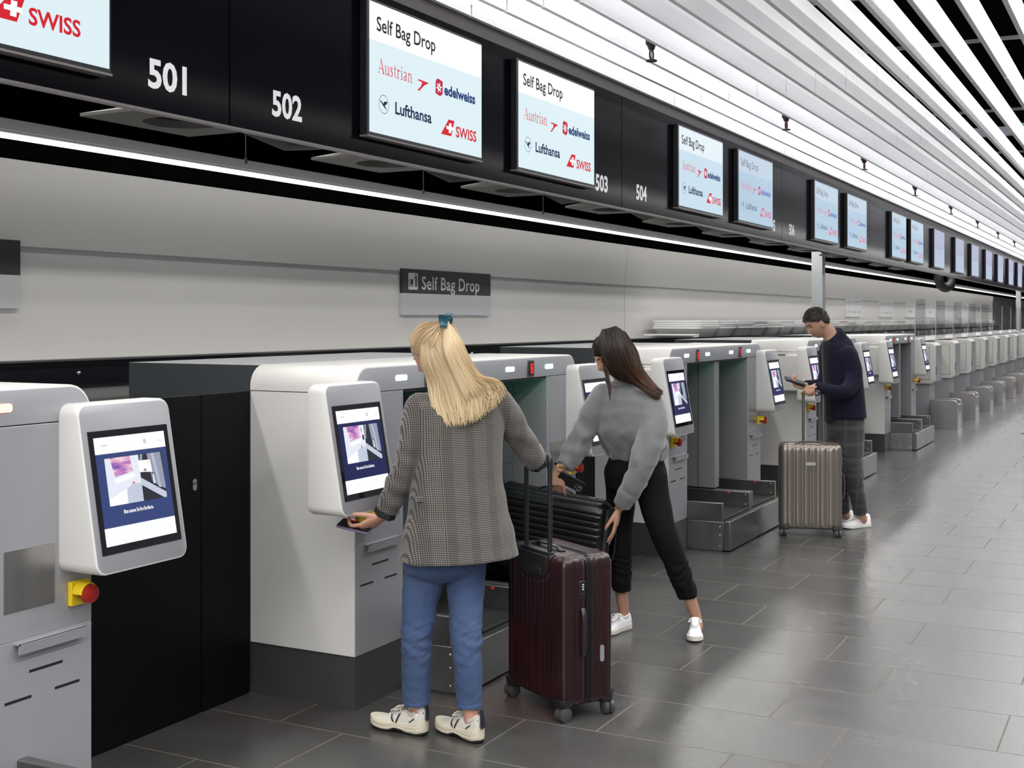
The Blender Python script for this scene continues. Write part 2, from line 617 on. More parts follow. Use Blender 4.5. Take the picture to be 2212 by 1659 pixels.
# seriffed word drawn stroke by stroke (x advance, strokes as (x0, y0, x1, y1, w0, w1))
SERIF = {
    'A': (.70, [(.08, 0, .34, .72, .03, .03), (.60, 0, .34, .72, .10, .06), (.18, .24, .50, .24, .035, .035), (.0, .012, .18, .012, .025, .025), (.48, .012, .72, .012, .025, .025)]),
    'u': (.55, [(.12, .46, .12, .12, .075, .075), (.12, .12, .20, .02, .075, .05), (.20, .02, .32, .03, .05, .04), (.32, .03, .42, .12, .04, .05), (.42, .46, .42, 0, .075, .075), (.03, .455, .14, .455, .02, .02), (.33, .455, .44, .455, .02, .02), (.42, .012, .52, .012, .025, .025)]),
    's': (.42, [(.33, .36, .30, .45, .05, .03), (.30, .45, .16, .45, .04, .05), (.16, .45, .09, .36, .05, .07), (.09, .36, .32, .16, .08, .08), (.32, .16, .28, .04, .07, .05), (.28, .04, .12, .01, .05, .04), (.12, .01, .06, .12, .03, .04)]),
    't': (.34, [(.15, .62, .15, .08, .06, .075), (.15, .08, .22, .015, .07, .04), (.22, .015, .31, .05, .04, .02), (.02, .45, .30, .45, .03, .03)]),
    'r': (.42, [(.13, .47, .13, 0, .075, .075), (.13, .34, .25, .45, .035, .05), (.25, .45, .36, .42, .06, .07), (.02, .455, .13, .455, .02, .02), (.02, .012, .25, .012, .025, .025)]),
    'i': (.29, [(.14, .47, .14, 0, .075, .075), (.14, .60, .14, .68, .08, .08), (.03, .455, .14, .455, .02, .02), (.02, .012, .26, .012, .025, .025)]),
    'a': (.50, [(.10, .37, .14, .45, .06, .04), (.14, .45, .28, .44, .04, .05), (.28, .44, .34, .34, .05, .07), (.34, .38, .34, .06, .075, .075), (.34, .06, .46, .02, .05, .02), (.34, .28, .14, .20, .03, .06), (.14, .20, .09, .09, .06, .07), (.09, .09, .20, .01, .06, .05), (.20, .01, .34, .10, .05, .03)]),
    'n': (.56, [(.13, .47, .13, 0, .075, .075), (.13, .36, .26, .45, .035, .05), (.26, .45, .38, .42, .05, .06), (.38, .42, .43, .30, .06, .075), (.43, .32, .43, 0, .075, .075), (.02, .455, .13, .455, .02, .02), (.03, .012, .24, .012, .025, .025), (.33, .012, .54, .012, .025, .025)]),
}


def put_serif(mb, txt, fn, u, v, size, sx, mi):
    x = 0
    for c_ in txt:
        adv, st = SERIF[c_]
        for (x0, y0, x1, y1, w0, w1) in st:
            dx, dy = x1 - x0, y1 - y0
            l = math.hypot(dx, dy)
            nx, ny = -dy / l, dx / l
            e = .008 / l
            q = [(x0 - dx * e + nx * w0 / 2, y0 - dy * e + ny * w0 / 2), (x0 - dx * e - nx * w0 / 2, y0 - dy * e - ny * w0 / 2),
                 (x1 + dx * e - nx * w1 / 2, y1 + dy * e - ny * w1 / 2), (x1 + dx * e + nx * w1 / 2, y1 + dy * e + ny * w1 / 2)]
            mb.add([fn(u + (x + a) * size * sx, v + b * size) for a, b in q], [(0, 1, 2, 3)], mi)
        x += adv


def poly(mb, fn, pts, mi):
    mb.add([fn(a, b) for a, b in pts], [list(range(len(pts)))], mi)


def logo_swiss(fn, u, v, k, cols, nm, par, hk=.70):
    m = MB()
    poly(m, fn, [(u, v), (u + .098 * k, v), (u + .128 * k, v + .112 * k * hk), (u + .072 * k, v + .112 * k * hk)], 0)
    g = lambda a, b: tuple(V(fn(a, b)) + V((.0004, 0, 0)))
    cu, cv, s, t = u + .084 * k, v + .054 * k * hk, .034 * k, .0115 * k
    poly(m, g, [(cu - s, cv - t * hk), (cu + s, cv - t * hk), (cu + s, cv + t * hk), (cu - s, cv + t * hk)], 1)
    poly(m, g, [(cu - t, cv - s * hk), (cu + t, cv - s * hk), (cu + t + .004 * k, cv + s * hk), (cu - t + .004 * k, cv + s * hk)], 1)
    put_text(m, 'SWISS', fn, u + .142 * k, v + .004 * k, .105 * k * hk, .8, .0018 * k, width=.205 * k)
    return m.obj(nm, cols, par, smooth=False, fixn=False)


def screen_content(par, y0, kind):
    """all lettering of one hanging screen; y0 = left edge of the panel (0..1.01 wide, .572 high)"""
    cw = [ink_black, ink_red, ink_crim, ink_navy, ink_blue, scr_white, ink_yel] if kind == 'A' else \
         [pal_black, pal_red, pal_crim, pal_navy, pal_ink_blue, pal_white, pal_white]
    fn = lambda a, b: (.0012, y0 + a, b)
    m = MB()
    put_text(m, 'Self Bag Drop', fn, .055, .452, .090, .8, .0013 if kind == 'A' else .0006, width=.50)
    m.obj('heading_text', cw[0], par, smooth=False, fixn=False)
    m = MB()
    put_serif(m, 'Austrian', fn, .065, .268, .088, .86, 0)
    poly(m, fn, [(.393, .243), (.41, .243), (.455, .276), (.497, .293), (.405, .297), (.398, .290), (.436, .287), (.425, .267)], 0)
    m.obj('airline_logo', cw[1], par, smooth=False, fixn=False)
    m = MB()
    poly(m, fn, [(.555, .256), (.60, .248), (.622, .262), (.622, .322), (.575, .330), (.558, .316)], 0)
    g = lambda a, b: (.0016, y0 + a, b)
    st = []
    for i in range(12):
        a = PI * i / 6 + .2
        r_ = .036 if i % 2 == 0 else .015
        st.append((.588 + .80 * r_ * math.cos(a), .288 + .78 * r_ * math.sin(a)))
    poly(m, g, st, 1)
    poly(m, lambda a, b: (.0019, y0 + a, b), [(.588 + .009 * math.cos(i * PI / 4), .288 + .009 * math.sin(i * PI / 4)) for i in range(8)], 2)
    put_text(m, 'edelweiss', fn, .637, .263, .070, .8, .0026, mi=3, width=.305)
    m.obj('airline_logo', [cw[2], cw[5], cw[6], cw[4]], par, smooth=False, fixn=False)
    m = MB()
    R1, R2 = .042, .0395
    for i in range(28):
        a, b_ = 2 * PI * i / 28, 2 * PI * (i + 1) / 28
        m.add([fn(0.112 + .95 * r_ * math.cos(q), .134 + r_ * math.sin(q)) for r_, q in ((R1, a), (R1, b_), (R2, b_), (R2, a))], [(0, 1, 2, 3)])
    poly(m, fn, [(.077, .150), (.089, .148), (.103, .131), (.112, .124), (.110, .133), (.096, .146)], 0)
    poly(m, fn, [(.103, .131), (.116, .147), (.143, .151), (.137, .143), (.141, .142), (.131, .136), (.120, .129), (.137, .112), (.127, .115), (.112, .123)], 0)
    put_text(m, 'Lufthansa', fn, .205, .107, .076, .8, .0019, width=.315)
    m.obj('airline_logo', cw[3], par, smooth=False, fixn=False)
    logo_swiss(fn, .607, .070, 1.0, [cw[1], cw[5]], 'airline_logo', par)


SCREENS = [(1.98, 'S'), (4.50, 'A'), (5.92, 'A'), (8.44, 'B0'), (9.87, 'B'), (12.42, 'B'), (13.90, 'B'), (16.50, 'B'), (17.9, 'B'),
           (19.93, 'L'), (22.2, 'L'), (24.25, 'L'), (26.4, 'L'), (28.5, 'L'), (30.7, 'L'), (32.8, 'L'), (35.0, 'L'), (37.1, 'L'), (39.2, 'L'), (41.3, 'L')]
XS = -3.045
slabs = ['overhead screen with a large airline name, at the left edge of the photo',
         'largest overhead Self Bag Drop screen with four airline logos', 'second large Self Bag Drop screen, left of number 503',
         'Self Bag Drop screen to the right of number 504', 'pale Self Bag Drop screen overlapping number 505',
         'pale Self Bag Drop screen to the right of number 506', 'pale Self Bag Drop screen left of number 508',
         'small pale screen to the right of number 508', 'small pale screen before the first lavender screen']
for k, (y0, kind) in enumerate(SCREENS):
    lab = slabs[k] if k < 9 else 'blank lavender overhead screen, %s of the far row' % ORD[k - 9]
    t = thing('display_screen', lab, 'screen', (XS, y0, 2.50), 'overhead screens on the black fascia')
    w, h = 1.01, .572
    bz = MB().box(-.043, -.004, -.012, w + .012, -.014, h + .012)
    bz.obj('bezel', blackpl, t, bevel=.003)
    MB().box(-.043, .002, -.012, w + .012, -.022, -.014).obj('bottom_trim', trimm, t)
    d = MB()
    if kind == 'S':
        d.quad((0, 0, 0), (0, w, 0), (0, w, h), (0, 0, h))
        dp = d.obj('display', scr_blue, t, smooth=False)
        logo_swiss(lambda a, b: (.0012, a, b), .54, .075, 1.0, [ink_red, scr_white], 'airline_logo', t)
    elif kind in ('A', 'B', 'B0'):
        sp_ = .405
        d.quad((0, 0, sp_), (0, w, sp_), (0, w, h), (0, 0, h), 0)
        d.quad((0, 0, 0), (0, w, 0), (0, w, sp_), (0, 0, sp_), 1)
        dp = d.obj('display', [scr_white, scr_blue] if kind == 'A' else ([glow('mid_screen_white', (.78, .87, .93), .98), glow('mid_screen_blue', (.58, .74, .85), .98)] if kind == 'B0' else [pal_white, pal_blue]), t, smooth=False)  # the in-between screen gets a weaker painted washout
        screen_content(t, 0, 'A' if kind != 'B' else 'B')
    else:
        d.quad((0, 0, h * .5), (0, w, h * .5), (0, w, h), (0, 0, h), 0)
        d.quad((0, 0, 0), (0, w, 0), (0, w, h * .5), (0, 0, h * .5), 1)
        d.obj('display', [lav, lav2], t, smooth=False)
        if k < 13:
            m = MB()
            put_text(m, 'Check-in', lambda a, b: (.0012, a, b), .2, .27, .1, .8, 0, width=.5)
            m.obj('heading_text', lav_ink, t, smooth=False, fixn=False)

# vent plates and cable loops below the fascia
for k in range(12):
    y0 = 3.73 + 1.455 * k
    t = thing('vent_plate', 'grey square vent plate under the black fascia, %s from the left' % ORD[k], 'vent', (-3.41, y0, 2.455), 'vent plates under the fascia')
    m = MB()
    n = 28
    sq, inn = [], []
    for i in range(n):
        a = 2 * PI * (i + .5) / n
        c_, s_ = math.cos(a), math.sin(a)
        q = max(abs(c_), abs(s_))
        sq.append((.235 * c_ / q, .30 * s_ / q))
        inn.append((.15 * c_, .15 * s_))
    rr = [[(x, y, 0) for x, y in sq], [(x, y, 0) for x, y in inn], [(x * .9, y * .9, .07) for x, y in inn], [(x, y, .012) for x, y in sq]]
    m.rings(rr, 0, closed=True)
    m.obj('plate', ventm, t, smooth=False)
    MB().tube([(0, 0, .03), (0, 0, .34)], .15, 20).obj('duct_collar', blackpl, t)
for k in range(9):
    y0 = 4.45 + 1.455 * k
    tag(MB().tube([(-3.45, y0 - .45, 2.55), (-3.46, y0 - .25, 2.52), (-3.46, y0, 2.485), (-3.46, y0 + .25, 2.52), (-3.45, y0 + .45, 2.57)], .05, 10).obj('ventilation_hose', cable_m),
        'black flexible hose sagging below the fascia, %s from the left' % ORD[k], 'hose', 'black hoses under the fascia')
tag(MB().tube([(-4.2 + .05 * math.cos(a), 29.0 + .62 * math.cos(a), 2.60 + .22 * math.sin(a) + (.5 if math.sin(a) > .2 else 0)) for a in [PI * i / 8 for i in range(-9, 2)]], .10, 12).obj('ventilation_hose', cable_m),
    'thick black hose loop hanging in the gap of the LED line', 'hose', 'black hoses under the fascia')
for k in range(3):
    tag(MB().tube([(-3.48, 4.2 + 1.455 * k, 2.62), (-3.48, 4.2 + 1.455 * k, 2.372)], .0022, 6).tube([(-3.48, 4.2 + 1.455 * k, 2.375), (-3.48, 4.2 + 1.455 * k, 2.35)], .007, 8).obj('pull_cord', ventm),
        'thin pull cord hanging below the fascia, %s from the left' % ORD[k], 'cord', 'pull cords under the fascia')

# posts
for k, (x0, y0, w) in enumerate(((-3.72, 15.35, .07), (-3.72, 40.3, .07))):
    p = MB().box(-w, w, -w, w, 0, 2.62)
    o = p.obj('support_post', postm, None, bevel=.006)
    o.location = (x0, y0, 0)
    tag(o, ('square galvanised post rising behind the man in the navy cardigan', 'far galvanised post near the right edge of the photo')[k], 'post', 'galvanised posts')

# ------------------------------------------------------------------ rear wall: rail, signs, trays
rl = MB().box(-4.95, -4.90, YA, 46, 1.345, 1.468)
rail = tag(rl.obj('conveyor_rail', railm, bevel=.004), 'long black conveyor side rail along the white rear wall', 'rail')
MB().box(-4.99, -4.88, YA, 46, 1.468, 1.478).obj('top_plate', steel_dk, rail)
for yy in (3.65, 4.6, 7.2, 8.7, 10.9, 12.6, 14.8, 17):
    MB().ball((-4.898, yy, 1.405), .012, .012, .012, 10, 6).obj('bolt', chrome, rail)
tag(MB().box(-5.19, -4.97, YA, 46, 1.0, 1.44).obj('conveyor_casing', white, bevel=.01), 'white conveyor casing below the black rail', 'casing')


def board(k, y0, y1, z0, z1, name, label):
    t = thing(name, label, 'sign', (XW + .012, y0, z0), 'signs on the rear wall')
    return t, y1 - y0, z1 - z0


t, w, h = board(0, 8.10 * 1.0, 9.53, 1.715, 2.075, 'wall_sign', 'dark and white Self Bag Drop sign with a bag pictogram on the wall')
px = lambda a, b: (.0135, a, b)
MB().box(-.012, .012, 0, w, 0, h * .47).obj('lower_panel', signlight, t)
MB().box(-.012, .012, 0, w, h * .47, h).obj('upper_panel', signdark, t)
m = MB()
put_text(m, 'Self Bag Drop', px, .285, h * .565, .148, .8, .002, width=.94, spacing=1.05)
m.obj('sign_text', signtext, t, smooth=False, fixn=False)
m = MB()
poly(m, px, rrect(.085, .225, h * .55, h * .915, .012, 3), 0)
g = lambda a, b: (.0142, a, b)
for q in ([(.098, .225), (.160, .225), (.160, .231), (.098, .231)], [(.098, .225), (.104, .225), (.104, .283), (.098, .283)],
          [(.116, .237), (.154, .237), (.154, .280), (.116, .280)], [(.186, .222), (.197, .222), (.197, .262), (.186, .262)], [(.199, .222), (.209, .222), (.209, .262), (.199, .262)],
          [(.186, .258), (.209, .258), (.211, .305), (.190, .308)], [(.160, .284), (.166, .280), (.194, .300), (.190, .308)],
          [(.194 + .009 * math.cos(i * PI / 4), .318 + .0085 * math.sin(i * PI / 4)) for i in range(8)]):
    poly(m, g, q, 1)
m.obj('pictogram', [signtext, signdark], t, smooth=False, fixn=False)
t, w, h = board(1, 3.2, 4.474, 1.735, 2.085, 'wall_sign', 'dark and white sign cut off by the left edge of the photo')
MB().box(-.012, .012, 0, w, 0, h * .49).obj('lower_panel', signlight, t)
MB().box(-.012, .012, 0, w, h * .49, h).obj('upper_panel', signdark, t)
sb = mat('board_white', (.70, .71, .73), .5)
for k, (y0, y1) in enumerate(((23.5, 24.9), (26.7, 28.2), (29.7, 31.2), (32.6, 34.0), (38.0, 39.3))):
    t, w, h = board(2 + k, y0, y1, 1.73, 2.09, 'wall_sign', 'white airline board on the rear wall, %s of the far boards' % ORD[k])
    MB().box(-.012, .012, 0, w, 0, h).obj('board', sb, t)
    m = MB()
    if k < 2:
        for (a, b_, c_, mi) in ((.12, .27, .26, 0), (.48, .27, .10, 1), (.74, .28, .55, 0), (.12, .08, .24, 2), (.55, .08, .3, 0), (.98, .08, .3, 1)):
            put_text(m, 'airline'[:3 + k % 3 + mi], lambda p, q: (.0135, p, q), a, b_, .05, .8, .001, mi=mi, width=c_)
    else:
        put_text(m, 'Eurowings'[:6], lambda p, q: (.0135, p, q), .4, .12, .07, .8, .001, mi=0, width=.45)
    m.obj('sign_text', [glow('faint_navy', (.30, .32, .42), .6), glow('faint_grey', (.40, .40, .44), .6), glow('faint_red', (.58, .28, .27), .8)], t, smooth=False, fixn=False)


def tray_mesh():
    m = MB()
    def ring(sx, sy, z, r=.05):
        return [(x, y, z) for x, y in rrect(-sx, sx, -sy, sy, r, 3)]
    m.rings([ring(.24, .27, 0), ring(.285, .310, .096), ring(.30, .325, .096), ring(.30, .325, .116), ring(.282, .307, .116), ring(.239, .269, .006)], 0)
    for i, f in enumerate(m.f):
        pass
    nq = len(m.v) // 6
    for i in range(nq):
        m.m[i] = 1
    return m.mesh('luggage_tray', [traym, traydk])


tray_me = tray_mesh()
for k in range(42):
    for j in range(4):
        o = bpy.data.objects.new('luggage_tray', tray_me)
        o.location = (-4.80 + random.uniform(-.012, .012), 13.57 + .668 * k + random.uniform(-.015, .015), 1.480 + j * .0245)
        C.objects.link(o)
        e = '%d%s' % (k + 1, {1: 'st', 2: 'nd', 3: 'rd'}.get((k + 1) % 10 if (k + 1) not in (11, 12, 13) else 0, 'th'))
        tag(o, 'white luggage tray, %s in the %s stack from the left' % (('lowest', 'second from the bottom', 'second from the top', 'topmost')[j], e), 'tray', 'stacked luggage trays along the wall')
tag(MB().box(-5.08, -4.52, 13.0, 13.18, 1.480, 1.497).box(-5.08, -4.52, 12.92, 13.2, 1.497, 1.515).obj('tray_lid', traym, bevel=.006), 'flat white tray lying left of the first tray stack', 'tray')

for k in range(13):
    y0 = 18.9 + 1.85 * k
    t = thing('conveyor_motor', 'white and grey conveyor drive box below the trays, %s from the left' % ORD[k], 'drive box', (-4.778, y0, 1.28), 'drive boxes below the trays')
    MB().box(-.12, .12, 0, .30, 0, .165).obj('end_block', white, t, bevel=.006)
    MB().box(-.10, .10, .31, 1.5, .0, .15).obj('cover', silver, t, bevel=.006)

sb_ = at(2231, 937, 18.2)
t = thing('barrier_post', 'belt barrier post whose round foot enters the photo at the right edge', 'barrier post', (sb_.x, sb_.y, 0))
MB().tube([(0, 0, 0), (0, 0, .008), (0, 0, .022), (0, 0, .03)], [.17, .17, .14, .05], 32).obj('foot', steel, t)
MB().tube([(0, 0, .02), (0, 0, .96)], .03, 20).obj('post', blackpl, t)
MB().tube([(0, 0, .88), (0, 0, .885), (0, 0, .97), (0, 0, .98)], [.03, .036, .036, .03], 20).obj('belt_head', blackpl, t)

# ------------------------------------------------------------------ bag drop machines
XK = -3.05
W, CW, HT, TOP = 2.27, .38, 1.36, 1.475
ui_white = glow('kiosk_screen_white', (.97, .98, 1), 1.0)
ui_navy = glow('kiosk_screen_navy', (.010, .014, .085), 1.0)
ui_navy2 = glow('kiosk_screen_blue', (.030, .052, .18), 1.0)
ui_wall = glow('kiosk_picture_wall', (.80, .83, .93), 1.0)
ui_grey = glow('kiosk_picture_grey', (.30, .33, .42), 1.0)
ui_lgrey = glow('kiosk_picture_light_grey', (.55, .60, .73), 1.0)
ui_dark = glow('kiosk_picture_dark', (.018, .020, .032), 1.0)
ui_yel = glow('kiosk_picture_yellow', (.9, .85, .55), 1.0)
ui_red = glow('kiosk_picture_red', (.75, .10, .03), 1.0)
ui_hdr = glow('kiosk_header_ink', (.72, .30, .35), 1.0)
ui_hdr2 = glow('kiosk_header_grey', (.62, .63, .70), 1.0)


def sunset_mat():
    m = bpy.data.materials.new('kiosk_picture_sky')
    m.use_nodes = True
    nt = m.node_tree
    b = nt.nodes['Principled BSDF']
    tc = nt.nodes.new('ShaderNodeTexCoord')
    nz = nt.nodes.new('ShaderNodeTexNoise')
    nz.inputs['Scale'].default_value = 26
    nz.inputs['Detail'].default_value = 5
    mp = nt.nodes.new('ShaderNodeMapping')
    mp.inputs['Scale'].default_value = (1, .5, 2.2)
    nt.links.new(tc.outputs['Object'], mp.inputs[0])
    nt.links.new(mp.outputs[0], nz.inputs['Vector'])
    r = nt.nodes.new('ShaderNodeValToRGB')
    e = r.color_ramp.elements
    e[0].position, e[0].color = .32, (.10, .05, .36, 1)
    e[1].position, e[1].color = .66, (.92, .66, .72, 1)
    x = e.new(.48)
    x.color = (.55, .20, .50, 1)
    nt.links.new(nz.outputs[0], r.inputs[0])
    nt.links.new(r.outputs[0], b.inputs['Emission Color'])
    b.inputs['Emission Strength'].default_value = 1.0
    b.inputs['Base Color'].default_value = (.02, .02, .02, 1)
    return m


ui_sky = sunset_mat()
PW, PZ0, PZ1 = .405, .885, 1.415
PXB, PXT = .165, .072                      # how far the tilted pod face stands out below and above


def make_pod(par, y0, bright=False, n_label=None):
    pod_ring = lambda x0, x1, g, r, zlo=PZ0, zhi=PZ1: [(x0 + (x1 - x0) * (zhi - v) / (zhi - zlo), u, v) for u, v in rrect(y0 + g, y0 + PW - g, zlo + g, zhi - g, r, 5)]
    m = MB()
    xs = [(-.015, -.015, .008, .03), (.0, .0, .0, .038), (PXT - .010, PXB - .010, .0, .038), (PXT - .003, PXB - .003, .002, .037), (PXT, PXB, .007, .033)]
    m.rings([pod_ring(*a) for a in xs], 0, mcap=1)
    pod = m.obj('kiosk_pod', [white, podface], par)
    # face coordinates: u across, v up the slope (fractions), h above the face
    fx = lambda v: PXB + (PXT - PXB) * v
    nrm = V((PZ1 - PZ0, 0, PXB - PXT)).normalized()

    def face(u, v, h=0.0):
        return V((fx(v), y0 + PW * u, PZ0 + (PZ1 - PZ0) * v)) + nrm * h

    b = MB()
    for (u0, u1, v0, v1, h0, h1) in ((.075, .935, .115, .835, -.004, .0025),):
        b.add([face(u0, v0, h0), face(u1, v0, h0), face(u1, v1, h0), face(u0, v1, h0), face(u0, v0, h1), face(u1, v0, h1), face(u1, v1, h1), face(u0, v1, h1)],
              [(0, 3, 2, 1), (4, 5, 6, 7), (0, 1, 5, 4), (1, 2, 6, 5), (2, 3, 7, 6), (3, 0, 4, 7)])
    b.obj('screen_bezel', glass_blk, pod)
    U0, U1, V0, V1 = .122, .888, .160, .795
    S = lambda h: (lambda a, c: face(U0 + (U1 - U0) * a, V0 + (V1 - V0) * c, h))
    d = MB()
    s0 = S(.0030)
    R = lambda m_, f, a0, a1, c0, c1, mi: m_.add([f(a0, c0), f(a1, c0), f(a1, c1), f(a0, c1)], [(0, 1, 2, 3)], mi)
    R(d, s0, 0, 1, .845, 1, 0)
    R(d, s0, 0, 1, .165, .845, 1)
    R(d, s0, 0, 1, 0, .165, 0)
    s1 = S(.0036)
    # the picture on the display: white column with a purple kiosk screen, lane and grey column
    R(d, s1, .11, .58, .36, .80, 2)
    R(d, s1, .58, .92, .36, .80, 4)
    s2 = S(.0042)
    poly(d, s2, [(.70, .80), (.90, .80), (.92, .50), (.92, .44), (.74, .52)], 3)
    poly(d, s2, [(.76, .80), (.80, .80), (.86, .46), (.82, .47)], 5)
    poly(d, s2, [(.60, .80), (.64, .80), (.60, .62), (.58, .64)], 3)
    poly(d, s2, [(.58, .58), (.92, .41), (.92, .36), (.88, .36), (.58, .51)], 5)
    poly(d, s2, [(.18, .80), (.455, .80), (.48, .655), (.225, .62)], 6)
    poly(d, s2, [(.205, .60), (.495, .635), (.50, .60), (.24, .555)], 0)
    poly(d, s2, [(.36, .36), (.37, .50), (.47, .54), (.58, .53), (.58, .36)], 5)
    poly(d, s2, [(.11, .36), (.11, .42), (.36, .50), (.36, .36)], 0)
    s3 = S(.0048)
    poly(d, s3, [(.735, .61), (.78, .61), (.79, .50), (.745, .50)], 4)
    poly(d, s3, [(.741, .602), (.773, .602), (.782, .508), (.752, .508)], 0)
    poly(d, s3, [(.455, .555), (.48, .555), (.48, .535), (.455, .535)], 7)
    for (q0, q1) in ((.50, .46), (.46, .42), (.53, .40)):
        R(d, s3, q0, q0 + .045, q1 - .003, q1, 3)
    if bright:
        poly(d, s3, [(.56, .745), (.74, .74), (.75, .62), (.57, .635)], 0)
        R(d, S(.0052), .68, .735, .71, .725, 8)
        R(d, S(.0052), .63, .67, .635, .66, 3)
    else:
        poly(d, s3, [(.515, .68), (.555, .68), (.555, .62), (.515, .62)], 4)
        poly(d, s3, [(.50, .77), (.52, .77), (.52, .71), (.50, .71)], 3)
    put_text(d, 'Bitte scannen Sie Ihre Bordkarte.', S(.0042), .285, .275, .050, .8, .0012, mi=0, width=.42)
    put_text(d, '12:14', s1, .885, .90, .035, .8, .0005, mi=9, width=.06)
    poly(d, s1, [(.085, .915), (.10, .915), (.105, .935)], 10)
    put_text(d, 'SWISS', s1, .108, .915, .022, .8, .0005, mi=10, width=.06)
    poly(d, s1, [(.70 + .024 * math.cos(i * PI / 5), .922 + .026 * math.sin(i * PI / 5)) for i in range(10)], 9)
    d.obj('kiosk_display', [ui_white, ui_navy2 if bright else ui_navy, ui_wall, ui_grey, ui_dark, ui_lgrey, ui_sky, ui_red, ui_yel, ui_hdr2, ui_hdr], pod, smooth=False, fixn=False)
    return pod


def column_front(par, y0, y1, outer):
    """silver front of one column: upper panel, service door with slots and handle, scanner plate, emergency stop"""
    MB().box(-.004, 0, y0 + .003, y1 - .003, .713, HT - .004).obj('front_panel', silver, par)
    d = MB()
    d.box(-.004, 0, y0 + .003, y1 - .003, .232, .708)
    dz = .620, .535
    for (a, b_, z) in ((.34, .68, .607), (.10, .36, .530), (.60, .86, .530)):
        d.box(-.001, .0012, y0 + CW * a, y0 + CW * b_, z - .004, z + .004, 1)
    door = d.obj('service_door', [silver, blackpl], par)
    h = MB()
    h.box(.0, .028, y0 + CW * .19, y1 - CW * .12, .699, .704)
    h.prism([(.022, .704), (.028, .704), (.024, .672), (.018, .676)], lambda u, v, w: (u, w, v), y0 + CW * .19, y1 - CW * .12)
    h.obj('handle', silver, door)
    so = -1 if outer < 0 else 1
    # scanner plate towards the bay, emergency stop towards the outside
    py = y0 + .035 if so > 0 else y1 - .035 - .19
    MB().box(0, .003, py, py + .19, .80, .985).obj('steel_plate', steel, par)
    yc = y1 - .062 if so > 0 else y0 + .062
    e = MB()
    e.box(0, .018, yc - .038, yc + .038, .775, .851)
    st = []
    for (x, r) in ((.018, .036), (.05, .036), (.055, .034), (.055, .030), (.02, .029)):
        st.append([(x, yc + r * math.cos(2 * PI * q / 20), .813 + r * math.sin(2 * PI * q / 20)) for q in range(20)])
    keep = [q for q in range(20)]
    e.rings([[r_[q] for q in range(0, 11)] for r_ in st], 0, caps=False)
    es = e.obj('emergency_stop', yellow, par, bevel=.003)
    k = MB()
    k.tube([(.018, yc, .813), (.04, yc, .813)], .016, 16)
    k.tube([(.036, yc, .813), (.046, yc, .813), (.066, yc, .813), (.072, yc, .813)], [.024, .030, .029, .020], 18)
    k.obj('push_button', red, es)


